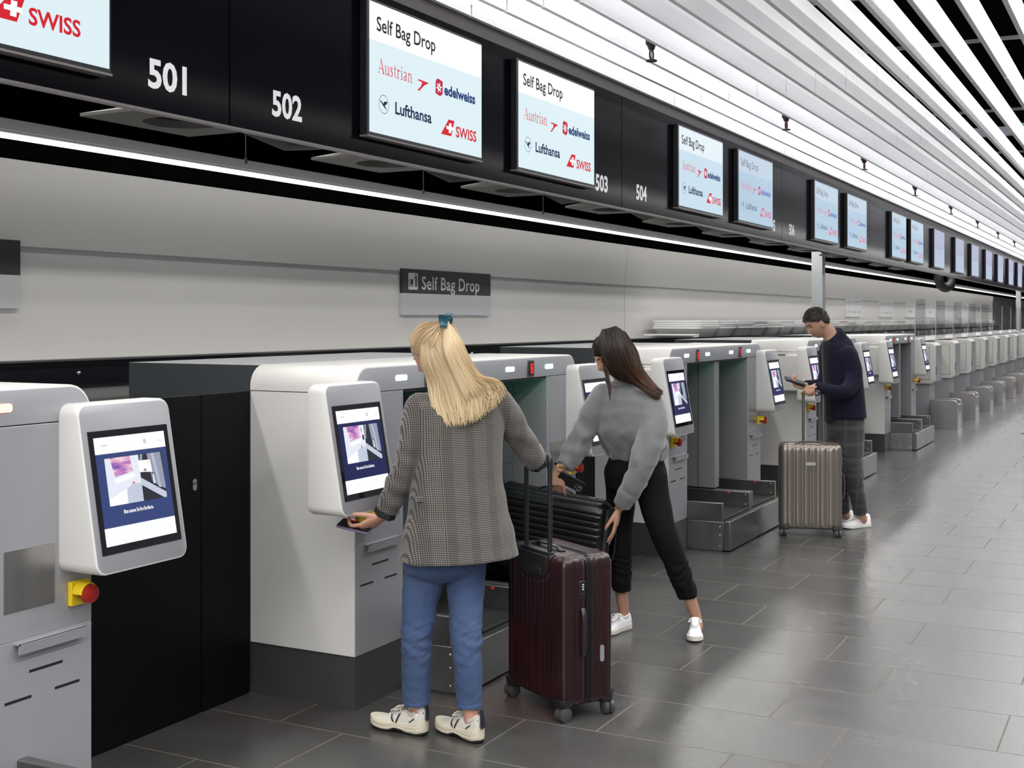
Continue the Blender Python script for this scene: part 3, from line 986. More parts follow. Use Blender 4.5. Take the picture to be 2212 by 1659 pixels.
def machine(s, label, first=False, status='g', side_cabinet=True):
    t = thing('bag_drop_machine', label, 'bag drop machine', (XK, s, 0), 'bag drop machines in a row')
    D = -.57
    for (a, b_) in ((0, CW), (W - CW, W)):
        c_ = MB()
        c_.box(D, -.004, a, b_, .23, HT - .002)
        c_.obj('side_column', white, t, bevel=.002)
        MB().box(D, -.012, a + .008, b_ - .008, 0.0, .23).obj('plinth', plinth_m, t)
    MB().box(-.012, -.002, .002, CW - .002, .0, .23).obj('plinth_plate', plinth_m, t)
    MB().box(-.012, -.002, W - CW + .002, W - .002, .0, .23).obj('plinth_plate', plinth_m, t)
    column_front(t, 0, CW, -1)
    column_front(t, W - CW, W, 1)
    # inner walls with a panel joint, middle post, dark bay interior
    for (a, b_) in ((CW, CW + .006), (W - CW - .006, W - CW)):
        m = MB()
        m.box(-.22, -.004, a, b_, .30, HT)
        m.box(-.85, -.223, a, b_, .86, HT)
        m.box(-.85, -.223, a, b_, .30, .857)
        m.box(-1.3, -.853, a, b_, .30, HT)
        m.obj('inner_panel', innergrey, t)
    m = MB()
    m.box(-.16, -.02, 1.085, 1.185, .36, HT)
    m.box(-.30, -.165, 1.095, 1.175, .36, HT)
    m.box(-1.3, -.30, 1.11, 1.16, .36, HT)
    m.obj('middle_post', [innergrey], t, bevel=.004)
    m = MB()
    for yy in (CW + .02, W - CW - .02):
        m.tube([(-.45, yy - (.012 if yy < 1 else -.012), .66), (-.45, yy + (.0 if yy < 1 else 0), .66)], .014, 12)
    m.obj('bay_sensor', steel_dk, t)
    hs = MB()
    hs.box(-1.40, D - .002, .10, .16, .0, TOP - .031)
    hs.box(-1.40, D - .002, W - .16, W - .10, .0, TOP - .031)
    hs.box(-1.40, -1.32, .16, W - .16, 0, TOP - .031)
    hs.obj('tunnel_housing', anthra, t)
    MB().box(-1.40, D - .002, .10, W - .10, TOP - .030, TOP - .004).obj('housing_lid', [housetop], t, bevel=.003)
    MB().box(-1.40, D - .002, .098, .102, HT - .05, TOP - .005).obj('lid_edge', anthra, t)
    MB().box(D, -.012, CW, W - CW, HT - .012, HT + .001).obj('bay_ceiling', mat('bay_ceiling', (.012, .02, .018), .5), t)
    # rounded top cap: white, silver front face
    tp = MB()
    prof = rrect(0, W, HT + .002, TOP, .095, 8, (0, 0, 1, 1))
    inn = rrect(.008, W - .008, HT + .002, TOP - .008, .087, 8, (0, 0, 1, 1))
    r3 = [[(D, u, v) for u, v in prof], [(-.010, u, v) for u, v in prof], [(-.003, u + (.002 if u < 1 else -.002), min(v, TOP - .0025)) for u, v in prof], [(0, u, v) for u, v in inn]]
    tp.rings(r3, 0, mcap=1)
    cap = tp.obj('top_cap', [white, silver], t)
    lm = green_l if status == 'g' else red_l
    for yy in (.363, .84, 1.43, 1.907):
        l = MB()
        l.prism(rrect(yy - .047, yy + .047, 1.402, 1.428, .010, 4), lambda u, v, w: (w, u, v), -.004, .004)
        l.obj('status_light', lm, cap)
    for yy in (.60, 1.67):
        f = MB()
        f.prism(rrect(yy - .037, yy + .037, 1.366, 1.456, .006, 3), lambda u, v, w: (w, u, v), -.004, .006)
        wd = f.obj('weight_display', steel_dk, cap)
        g = MB().box(.004, .0075, yy - .028, yy + .028, 1.374, 1.448)
        g.obj('display_glass', glass_blk, wd)
        dg = MB()
        pf = lambda a, b_: (.0085, a, b_)
        for zz, tx in ((1.424, '0.0'), (1.404, '88'), (1.384, '23')):
            put_text(dg, tx, pf, yy - .010, zz, .023, .8, .0008, width=.030)
        dg.obj('digits', digit_red, wd, smooth=False, fixn=False)
    if side_cabinet:
        for (a, b_) in ((-.13, -.001), (W + .001, W + .13)):
            m = MB()
            m.box(-.40, -.035, a, b_, .98, 1.335)
            sc = m.obj('side_cabinet', white, t, bevel=.012)
            MB().box(-.30, -.18, a - .002, b_, 1.325, 1.338).obj('grip_slot', steel_dk, sc)
    else:
        for (a, b_) in ((-.12, -.001), (W + .001, W + .12)):
            MB().box(-.12, -.012, a, b_, 1.0, 1.32).obj('pod_bracket', white, t, bevel=.006)
    make_pod(t, -.325, first)
    make_pod(t, W - .135, first)
    return t


MS = [.65, 4.40, 8.25, 12.12, 16.05]
MLAB = ['nearest bag drop machine, cut off by the left edge, red status light',
        'white bag drop machine where the blonde woman scans her phone', 'bag drop machine just behind the woman in the grey sweater',
        'bag drop machine behind the man with the silver suitcase', 'farthest bag drop machine, before the row of check-in desks']
for k, s in enumerate(MS):
    machine(s, MLAB[k], k == 0, 'r' if k == 0 else 'g', k >= 2)


def conveyor(y0, w, lab, left_w, right_w, group='bag drop conveyors'):
    t = thing('baggage_conveyor', lab, 'conveyor', (XK, y0, 0), group)
    m = MB()
    m.box(-.55, .270, .002, w - .002, .012, .215)
    m.box(-.55, .255, .02, w - .02, 0, .012)
    m.obj('base', steel, t, bevel=.002)
    f = MB().box(.272, .322, .0, w, .012, .222)
    f.obj('front_plate', steel_dk, t, bevel=.005)
    b = MB()
    b.box(-.95, .272, left_w + .004, w - right_w - .004, .216, .238)
    b.obj('belt', rubber, t, bevel=.008)
    for side, (a, c_) in (('l', (0.0, left_w)), ('r', (w - right_w, w))):
        if c_ - a < .005:
            continue
        g = MB()
        g.box(-.95, .268, a, c_, .216, .352)
        gd = g.obj('side_guard', [steel_dk], t, bevel=.004)
        bl = MB()
        yy = c_ if side == 'l' else a
        sg = 1 if side == 'l' else -1
        for (x, z) in ((.235, .33), (.235, .255), (-.25, .30)):
            bl.ball((x, yy + sg * .001, z), .006, .004, .006, 8, 6)
        bl.obj('bolt', chrome, gd)
        bl = MB().box(.10, .112, yy, yy + sg * .006, .333, .345)
        bl.obj('light_barrier', glow('barrier_red', (.5, .02, .02), .8), gd)
    bl = MB()
    for (x, z) in ((.245, .18), (.245, .12), (.245, .04)):
        bl.ball((x, .001, z), .006, .004, .006, 8, 6)
    bl.obj('bolt', chrome, t)
    return t


CL = ['cut off at the left edge', 'beside the blonde woman', 'behind the woman in the grey sweater', 'behind the silver suitcase', 'before the check-in desks']
for k, s in enumerate(MS):
    conveyor(s + .384, .706, 'low steel bag conveyor, near lane of the machine %s' % CL[k], .035, .045)
    conveyor(s + 1.094, .700 if k else .92, 'low steel bag conveyor, far lane of the machine %s' % CL[k], .045, .04)

# black partition panels between the machines
for k, s in enumerate(MS):
    a = s + W
    b_ = MS[k + 1] if k + 1 < len(MS) else 20.0
    cut = b_ - .32
    for j, (p, q) in enumerate(((a, cut), (cut, b_))):
        t = thing('partition_panel', 'black partition panel, %s part between %s machine and the next' % (('wide', 'narrow')[j], ('the nearest', 'the second', 'the third', 'the fourth', 'the last')[k]),
                  'partition', (-3.62, p, 0), 'black partition panels')
        MB().box(-.03, 0, .003, q - p - .003, .004, 1.358).obj('panel', blackp, t, bevel=.002)
        if j == 0:
            l = MB()
            l.prism(rrect(q - p - .060, q - p - .036, .955, 1.005, .0119, 5), lambda u, v, w_: (w_, u, v), 0, .006)
            lk = l.obj('lock', steel, t)
            MB().tube([(.006, q - p - .048, .988), (.010, q - p - .048, .988)], .008, 12).obj('keyhole', steel_dk, lk)

# ------------------------------------------------------------------ check-in desks further down the row
deskw = mat('desk_lacquer', (.62, .61, .58), .4)
acryl = bpy.data.materials.new('acrylic')
acryl.use_nodes = True
_b = acryl.node_tree.nodes['Principled BSDF']
_b.inputs['Base Color'].default_value = (.66, .69, .72, 1)
_b.inputs['Transmission Weight'].default_value = 1
_b.inputs['Roughness'].default_value = .02
_b.inputs['IOR'].default_value = 1.35


def desk():
    t = thing('check_in_desk', 'first grey-white check-in desk after the bag drop machines', 'desk', (-3.05, 20.08, 0), 'check-in desks down the hall')
    m = MB()
    pr = rrect(-.62, 0, .675, 1.315, .085, 5)
    m.prism(pr, lambda u, v, w: (u, w, v), .0, .60)
    c_ = m.obj('cabinet', deskw, t, bevel=.012)
    MB().box(-.004, .004, .03, .57, .72, 1.27).obj('front_panel', silver, c_)
    MB().box(-.50, -.10, -.006, .01, .75, 1.24).obj('side_panel', deskw, c_, bevel=.003)
    f = MB()
    for (x0, x1, z0, z1) in ((-.51, -.09, .742, .748), (-.51, -.09, 1.242, 1.248), (-.512, -.506, .742, 1.248), (-.094, -.088, .742, 1.248)):
        f.box(x0, x1, -.004, .002, z0, z1)
    f.obj('panel_joint', seam, c_)
    MB().box(-.005, .008, .015, .035, .82, .95).obj('grip', blackpl, c_)
    b = MB()
    b.box(-.60, -.10, .05, .56, .10, .68)
    b.obj('body', silver, t, bevel=.004)
    MB().box(-.58, -.12, .07, .54, .0, .10).obj('plinth', steel_dk, t)
    b = MB().box(-.95, -.6, -.30, .62, .0, 1.24)
    b.obj('counter_body', deskw, t, bevel=.02)
    MB().box(-1.25, -.35, -.80, .60, 1.318, 1.345).obj('counter_top', white, t, bevel=.006)
    b = MB()
    b.prism([(-.46, .82), (-.08, .86), (-.06, .89), (-.10, .90), (-.46, .86)], lambda u, v, w: (u, w, v), .60, .88)
    b.obj('shelf', steel, t, bevel=.004)
    return t


d0 = desk()
for k in range(1, 14):
    dup(d0, (-3.05, 20.08 + 2.08 * k, 0), '%s check-in desk, counted from the bag drop machines' % ORD[k])


def scale_box():
    t = thing('baggage_scale', 'first brushed steel baggage scale box before the check-in desks', 'scale', (-2.71, 19.97, 0), 'steel baggage scales down the hall')
    m = MB()
    prof = [(-.41, 0), (0, 0), (0, .37)] + [(-.07 + .07 * math.cos(a), .37 + .07 * math.sin(a)) for a in [PI / 8 * i for i in range(1, 5)]] + [(-.41, .44)]
    for (a, b_) in ((0, .06), (.44, .50)):
        m.prism(prof, lambda u, v, w: (u, w, v), a, b_)
    m.prism([(-.41, 0), (-.002, 0), (-.002, .33), (-.03, .37), (-.41, .40)], lambda u, v, w: (u, w, v), .06, .44)
    m.obj('housing', steel, t, bevel=.004)
    b = MB()
    b.prism([(-.40, .40), (-.06, .402), (-.04, .395), (-.04, .39), (-.40, .385)], lambda u, v, w: (u, w, v), .065, .435)
    b.obj('belt', rubber, t)
    return t


s0 = scale_box()
for k in range(1, 14):
    dup(s0, (-2.71, 19.97 + 2.08 * k, 0), '%s brushed steel baggage scale box, counted from the bag drop machines' % ORD[k])


def screen_guard():
    t = thing('acrylic_screen', 'first clear acrylic screen standing above the check-in desks', 'screen', (-3.35, 20.5, 1.345), 'acrylic screens on the check-in desks')
    m = MB()
    m.box(-.075, .075, -.004, .004, .02, .66)
    m.obj('pane', acryl, t)
    m = MB()
    m.box(-.082, -.072, -.008, .008, 0, .66)
    m.box(-.085, .085, -.03, .03, 0, .02)
    m.obj('frame', mat('guard_frame', (.55, .57, .60), .3, .5), t)
    return t


g0 = screen_guard()
for k in range(1, 10):
    dup(g0, (-3.35, 20.5 + 2.08 * k, 1.345), '%s clear acrylic screen above the check-in desks' % ORD[k])

# ------------------------------------------------------------------ people: tools
UP = V((0, 0, 1))


def dv(r, v, u=0.0):
    """direction from components to the right of the view, along the view and up"""
    return (RIGHT * r + VIEW * v + UP * u).normalized()


def cat(pts, rad=None, sub=4):
    """Catmull-Rom through points (and radii)"""
    pts = [V(p) for p in pts]
    n = len(pts)
    P, R_ = [], []
    for i in range(n - 1):
        p0, p1, p2, p3 = pts[max(i - 1, 0)], pts[i], pts[i + 1], pts[min(i + 2, n - 1)]
        for k in range(sub):
            t = k / sub
            P.append(.5 * ((2 * p1) + (p2 - p0) * t + (2 * p0 - 5 * p1 + 4 * p2 - p3) * t * t + (3 * p1 - p0 - 3 * p2 + p3) * t ** 3))
            if rad:
                a, b = rad[i], rad[i + 1]
                s = t * t * (3 - 2 * t)
                if isinstance(a, (tuple, list)):
                    R_.append(tuple(x + (y - x) * s for x, y in zip(a, b)))
                else:
                    R_.append(a + (b - a) * s)
    P.append(pts[-1])
    if rad:
        R_.append(rad[-1])
        return P, R_
    return P


def limb(mb, pts, rad, side=None, sub=5, n=20, ends=(1, 1)):
    P, R_ = cat(pts, rad, sub)
    mb.tube(P, R_, n, 0, True, side)
    for e, i in ((ends[0], 0), (ends[1], -1)):
        if e:
            r = R_[i]
            r = min(r) if isinstance(r, tuple) else r
            mb.ball(P[i], r * .98, n=14, m=8)


def oval(c, S, Fv, a, b, n=32, p=2.3):
    """superellipse ring round c in the plane of S (half width a) and Fv (half depth b)"""
    out = []
    for i in range(n):
        t = 2 * PI * i / n
        ct, st = math.cos(t), math.sin(t)
        out.append(c + S * (a * math.copysign(abs(ct) ** (2 / p), ct)) + Fv * (b * math.copysign(abs(st) ** (2 / p), st)))
    return out


def trunk(mb, rows, sub=4, n=32):
    """rows: (centre, S, F, a, b) rings joined into a closed smooth body"""
    C_, AB = cat([r[0] for r in rows], [(r[3], r[4]) for r in rows], sub)
    rings = []
    m = len(rows) - 1
    for i, (c, ab) in enumerate(zip(C_, AB)):
        f = i / sub
        k = min(int(f), m - 1)
        t = f - k
        S = rows[k][1].lerp(rows[k + 1][1], t).normalized()
        Fv = rows[k][2].lerp(rows[k + 1][2], t).normalized()
        rings.append(oval(c, S, Fv, ab[0], ab[1], n))
    mb.rings(rings)


def fuse(mb, voxel, smooth=6, factor=.5):
    """melt overlapping closed shapes into one continuous surface"""
    me = mb.mesh('fused', [], smooth=False)
    o = bpy.data.objects.new('fused', me)
    C.objects.link(o)
    r = o.modifiers.new('remesh', 'REMESH')
    r.mode = 'VOXEL'
    r.voxel_size = voxel
    r.use_smooth_shade = True
    s = o.modifiers.new('smooth', 'SMOOTH')
    s.iterations = smooth
    s.factor = factor
    dg = bpy.context.evaluated_depsgraph_get()
    dg.update()
    out = bpy.data.meshes.new_from_object(o.evaluated_get(dg))
    bpy.data.objects.remove(o)
    bpy.data.meshes.remove(me)
    out.polygons.foreach_set('use_smooth', [True] * len(out.polygons))
    return out


def folds(me, fn):
    """push every vertex along its normal by fn(position)"""
    me.update()
    nn = [v.normal.copy() for v in me.vertices]
    for v, q in zip(me.vertices, nn):
        v.co += q * fn(v.co, q)
    me.update()


def link(me, name, m, par):
    for q in (m if isinstance(m, (list, tuple)) else [m]):
        me.materials.append(q)
    me.name = name
    o = bpy.data.objects.new(name, me)
    C.objects.link(o)
    o.parent = par
    o.matrix_parent_inverse = Matrix.Translation(-par.location)
    return o


def put(mb, name, m, par, **k):
    o = mb.obj(name, m, par, **k)
    root = par
    while root.parent:
        root = root.parent
    if par is root:
        o.matrix_parent_inverse = Matrix.Translation(-par.location)
    return o


def nz(p, s):
    return noise.noise(V(p) * s)


def head(mb, c, Fv, Uv, k=1.0, male=False, ears=True):
    Fv = Fv.normalized()
    Uv = (Uv - Fv * Uv.dot(Fv)).normalized()
    Rv = Fv.cross(Uv)
    rx, ry, rz = .073 * k, .094 * k, .116 * k
    n, m = 56, 44
    g = lambda a, s: math.exp(-(a / s) ** 2)

    def P(x, y, z):
        X, Y, Z = x * rx, y * ry, z * rz
        t = max(0, -z)
        if y > 0:
            X *= 1 - .10 * y
        X *= 1 - (.30 if not male else .20) * t ** 1.7
        if y < 0:
            Y *= 1 - .40 * t
        else:
            Y *= 1 + .05 * t
            Y += (.010 * g(z + .82, .22) * g(x, .35)) * k                   # chin
            Y += (.0235 * g(x, .15) * (g(z + .22, .16) * 1.0 + .35 * g(z - .02, .18))) * k      # nose
            Y += .004 * g(z - .24, .12) * g(abs(x) - .25, .25) * k * (1.6 if male else 1)        # brows
            Y -= .010 * g(z - .08, .13) * g(abs(x) - .38, .17) * k          # eye sockets
            Y += .0055 * g(z + .50, .055) * g(x, .26) * k                    # upper lip
            Y += .0055 * g(z + .60, .055) * g(x, .22) * k                    # lower lip
            Y -= .004 * g(z + .55, .025) * g(x, .24) * k
            Y -= .003 * g(z + .40, .06) * g(x, .3) * k
        return c + Rv * X + Fv * Y + Uv * Z

    rings = []
    for i in range(1, m):
        a = PI * i / m
        rings.append([P(math.sin(a) * math.cos(2 * PI * q / n), math.sin(a) * math.sin(2 * PI * q / n), -math.cos(a)) for q in range(n)])
    mb.rings(rings, 0, True)
    for s in (-1, 1) if ears else ():                                        # ears
        e = c + Rv * (s * .071 * k) + Fv * .010 * k - Uv * .006 * k
        mb.ball(e, .010 * k, .019 * k, .031 * k, 12, 8, 0, (Rv, (Fv * .95 - Rv * s * .35).normalized(), Uv))
        mb.ball(e + Rv * s * .004 - Uv * .022 * k, .007 * k, .010 * k, .012 * k, 10, 6, 0, (Rv, Fv, Uv))
    return P, (Rv, Fv, Uv)


def hand(mb, wrist, D, Nrm, thumb, curl=(.25, .4, .3), spread=.10, k=1.0, per=None, thumb_curl=.3, thumb_out=.75):
    """wrist point, D direction of the fingers, Nrm out of the palm, thumb = +1/-1 side along D x Nrm"""
    D = D.normalized()
    Nrm = (Nrm - D * Nrm.dot(D)).normalized()
    S = D.cross(Nrm) * thumb                       # towards the thumb side
    L = .092 * k
    rows = []
    for (t, a, b) in ((-.12, .025, .018), (.1, .028, .017), (.45, .038, .0155), (.85, .040, .0135), (1.0, .037, .0115)):
        rows.append((wrist + D * (L * t), S, Nrm, a * k, b * k))
    trunk(mb, rows, 3, 20)
    tips = []
    lens = ((.042, .025, .021), (.046, .029, .022), (.043, .027, .021), (.034, .020, .019))
    for i in range(4):
        off = (.030 - .0197 * i) * k
        c_ = per[i] if per else curl
        d = (D + S * (spread * (1.2 - .85 * i))).normalized()
        p = wrist + D * (L * (.90 - .02 * abs(i - 1))) + S * off
        pts, rad = [p - d * .022 * k, p], [.0095 * k, .0092 * k]
        n_ = Nrm
        for j in range(3):
            ax = d.cross(n_)
            q = Matrix.Rotation(c_[j], 3, ax)
            d, n_ = q @ d, q @ n_
            p = p + d * (lens[i][j] * k)
            pts.append(p)
            rad.append((.0086, .0078, .0066)[j] * k * (.9 if i == 3 else 1))
        limb(mb, pts, rad, None, 3, 12)
        tips.append((p, d, n_))
    # thumb from the side of the palm near the wrist
    b0 = wrist + D * (.018 * k) + S * (.020 * k) + Nrm * .004 * k
    d = (D * (1 - thumb_out * .55) + S * thumb_out + Nrm * .35).normalized()
    pts, rad = [b0], [.0135 * k]
    p = b0
    ax = d.cross(S).normalized() if d.cross(S).length > .05 else Nrm
    for j, l in enumerate((.040, .032, .026)):
        p = p + d * l * k
        pts.append(p)
        rad.append((.0115, .0100, .0080)[j] * k)
        d = (d + D * thumb_curl * .8 - S * thumb_curl * .55 + Nrm * thumb_curl * .35).normalized()
    limb(mb, pts, rad, None, 3, 12)
    tips.append((p, d, Nrm))
    return tips, (D, Nrm, S)


def fabric(name, c1, c2, kind, per, axis, rough=.85, sheen=.25, bump=.25, bscale=220, extra=None):
    """cloth with a woven check measured along axis (horizontal) and height"""
    m = bpy.data.materials.new(name)
    m.use_nodes = True
    nt = m.node_tree
    N, L = nt.nodes, nt.links
    b = N['Principled BSDF']
    b.inputs['Roughness'].default_value = rough
    b.inputs['Sheen Weight'].default_value = sheen
    b.inputs['Specular IOR Level'].default_value = .18
    tc = N.new('ShaderNodeTexCoord')

    def comp(v, scale):
        d = N.new('ShaderNodeVectorMath')
        d.operation = 'DOT_PRODUCT'
        L.new(tc.outputs['Object'], d.inputs[0])
        d.inputs[1].default_value = (v.x * scale, v.y * scale, v.z * scale)
        return d.outputs['Value']

    def math_(op, a, b_=None, c_=None):
        q = N.new('ShaderNodeMath')
        q.operation = op
        for i, x in enumerate((a, b_, c_)):
            if x is None:
                continue
            if hasattr(x, 'links') or hasattr(x, 'is_linked'):
                L.new(x, q.inputs[i])
            else:
                q.inputs[i].default_value = x
        return q.outputs[0]

    def mixc(fac, a, b_):
        q = N.new('ShaderNodeMix')
        q.data_type = 'RGBA'
        for i, x in ((0, fac), (6, a), (7, b_)):
            if hasattr(x, 'links') or hasattr(x, 'is_linked'):
                L.new(x, q.inputs[i])
            else:
                q.inputs[i].default_value = x if i == 0 else (*x, 1)
        return q.outputs[2]

    nzn = N.new('ShaderNodeTexNoise')
    nzn.inputs['Scale'].default_value = 5
    nzn.inputs['Detail'].default_value = 6
    L.new(tc.outputs['Object'], nzn.inputs['Vector'])
    if kind == 'check':
        sv = math_('SINE', comp(UP, 2 * PI / per))
        sh = math_('SINE', comp(axis, 2 * PI / per))
        h = math_('LESS_THAN', sv, -.05)
        v = math_('LESS_THAN', sh, -.30)
        f = math_('MAXIMUM', h, math_('MULTIPLY', v, .85))
        col = mixc(f, c1, c2)
        big = math_('SINE', comp(axis, 2 * PI / (per * 14)))
        big = math_('MULTIPLY', math_('GREATER_THAN', big, .35), .28)
        col = mixc(big, col, c2)
    elif kind == 'plaid':
        f = 0
        def band(v, period, w):
            return math_('LESS_THAN', math_('ABSOLUTE', math_('SUBTRACT', math_('FRACT', comp(v, 1 / period)), .5)), w)
        a1 = math_('MULTIPLY', band(UP, per, .10), .55)
        a2 = math_('MULTIPLY', band(axis, per * .8, .10), .55)
        col = mixc(math_('MAXIMUM', a1, a2), c1, c2)
        d1 = math_('MULTIPLY', band(UP, per * .5, .05), .35)
        col = mixc(d1, col, tuple(x * .5 for x in c1))
    else:
        col = mixc(nzn.outputs[0], c1, c2)
    fine = N.new('ShaderNodeTexNoise')
    fine.inputs['Scale'].default_value = bscale
    fine.inputs['Detail'].default_value = 3
    L.new(tc.outputs['Object'], fine.inputs['Vector'])
    if kind in ('denim', 'fleece'):
        k_ = math_('MULTIPLY_ADD', fine.outputs[0], .55, .72)
        q = N.new('ShaderNodeMix')
        q.data_type = 'RGBA'
        q.blend_type = 'MULTIPLY'
        q.inputs[0].default_value = 1
        L.new(col, q.inputs[6])
        L.new(k_, q.inputs[7])
        col = q.outputs[2]
    L.new(col, b.inputs['Base Color'])
    bp = N.new('ShaderNodeBump')
    bp.inputs['Strength'].default_value = bump
    bp.inputs['Distance'].default_value = .004
    L.new(fine.outputs[0], bp.inputs['Height'])
    L.new(bp.outputs[0], b.inputs['Normal'])
    return m


def skin_mat(name, col):
    m = mat(name, col, .48, noise_amt=.07, nscale=30, bump=.06, bscale=300)
    b = m.node_tree.nodes['Principled BSDF']
    b.inputs['Subsurface Weight'].default_value = .12
    b.inputs['Subsurface Radius'].default_value = (.012, .005, .003)
    return m


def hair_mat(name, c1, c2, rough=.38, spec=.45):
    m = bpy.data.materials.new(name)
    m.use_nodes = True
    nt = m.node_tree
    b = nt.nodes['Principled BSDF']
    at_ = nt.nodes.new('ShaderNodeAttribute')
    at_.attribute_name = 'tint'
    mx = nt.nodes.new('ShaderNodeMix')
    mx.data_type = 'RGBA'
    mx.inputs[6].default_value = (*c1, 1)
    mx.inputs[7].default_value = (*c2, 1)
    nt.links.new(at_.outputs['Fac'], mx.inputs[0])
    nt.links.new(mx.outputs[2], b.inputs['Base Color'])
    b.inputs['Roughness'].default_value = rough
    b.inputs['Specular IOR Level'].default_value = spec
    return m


class Hair:
    """bundle of tapering locks, every lock with its own tint (strand colour, not light)"""

    def __init__(s):
        s.mb, s.t = MB(), []

    def lock(s, pts, r0, r1, tint, n=6, flat=.6, side=None, sub=4):
        P = cat(pts, None, sub)
        k = len(P)
        rad = []
        for i in range(k):
            f = i / (k - 1)
            w = r0 + (r1 - r0) * f
            w *= min(1, .55 + f * 4) * min(1, (1 - f) * 5 + .12)
            rad.append((w, w * flat))
        s.mb.tube(P, rad, n, 0, True, side)
        a, b = tint if isinstance(tint, tuple) else (tint, tint)
        for i in range(k):
            s.t += [a + (b - a) * min(1, 1.5 * i / (k - 1))] * n

    def cap(s, rings, tint):
        o = len(s.mb.v)
        s.mb.rings(rings)
        s.t += [tint] * (len(s.mb.v) - o)

    def finish(s, name, m, par):
        me = s.mb.mesh(name, [m], True, True)
        a = me.attributes.new('tint', 'FLOAT', 'POINT')
        a.data.foreach_set('value', s.t)
        o = bpy.data.objects.new(name, me)
        C.objects.link(o)
        o.parent = par
        o.matrix_parent_inverse = Matrix.Translation(-par.location)
        return o


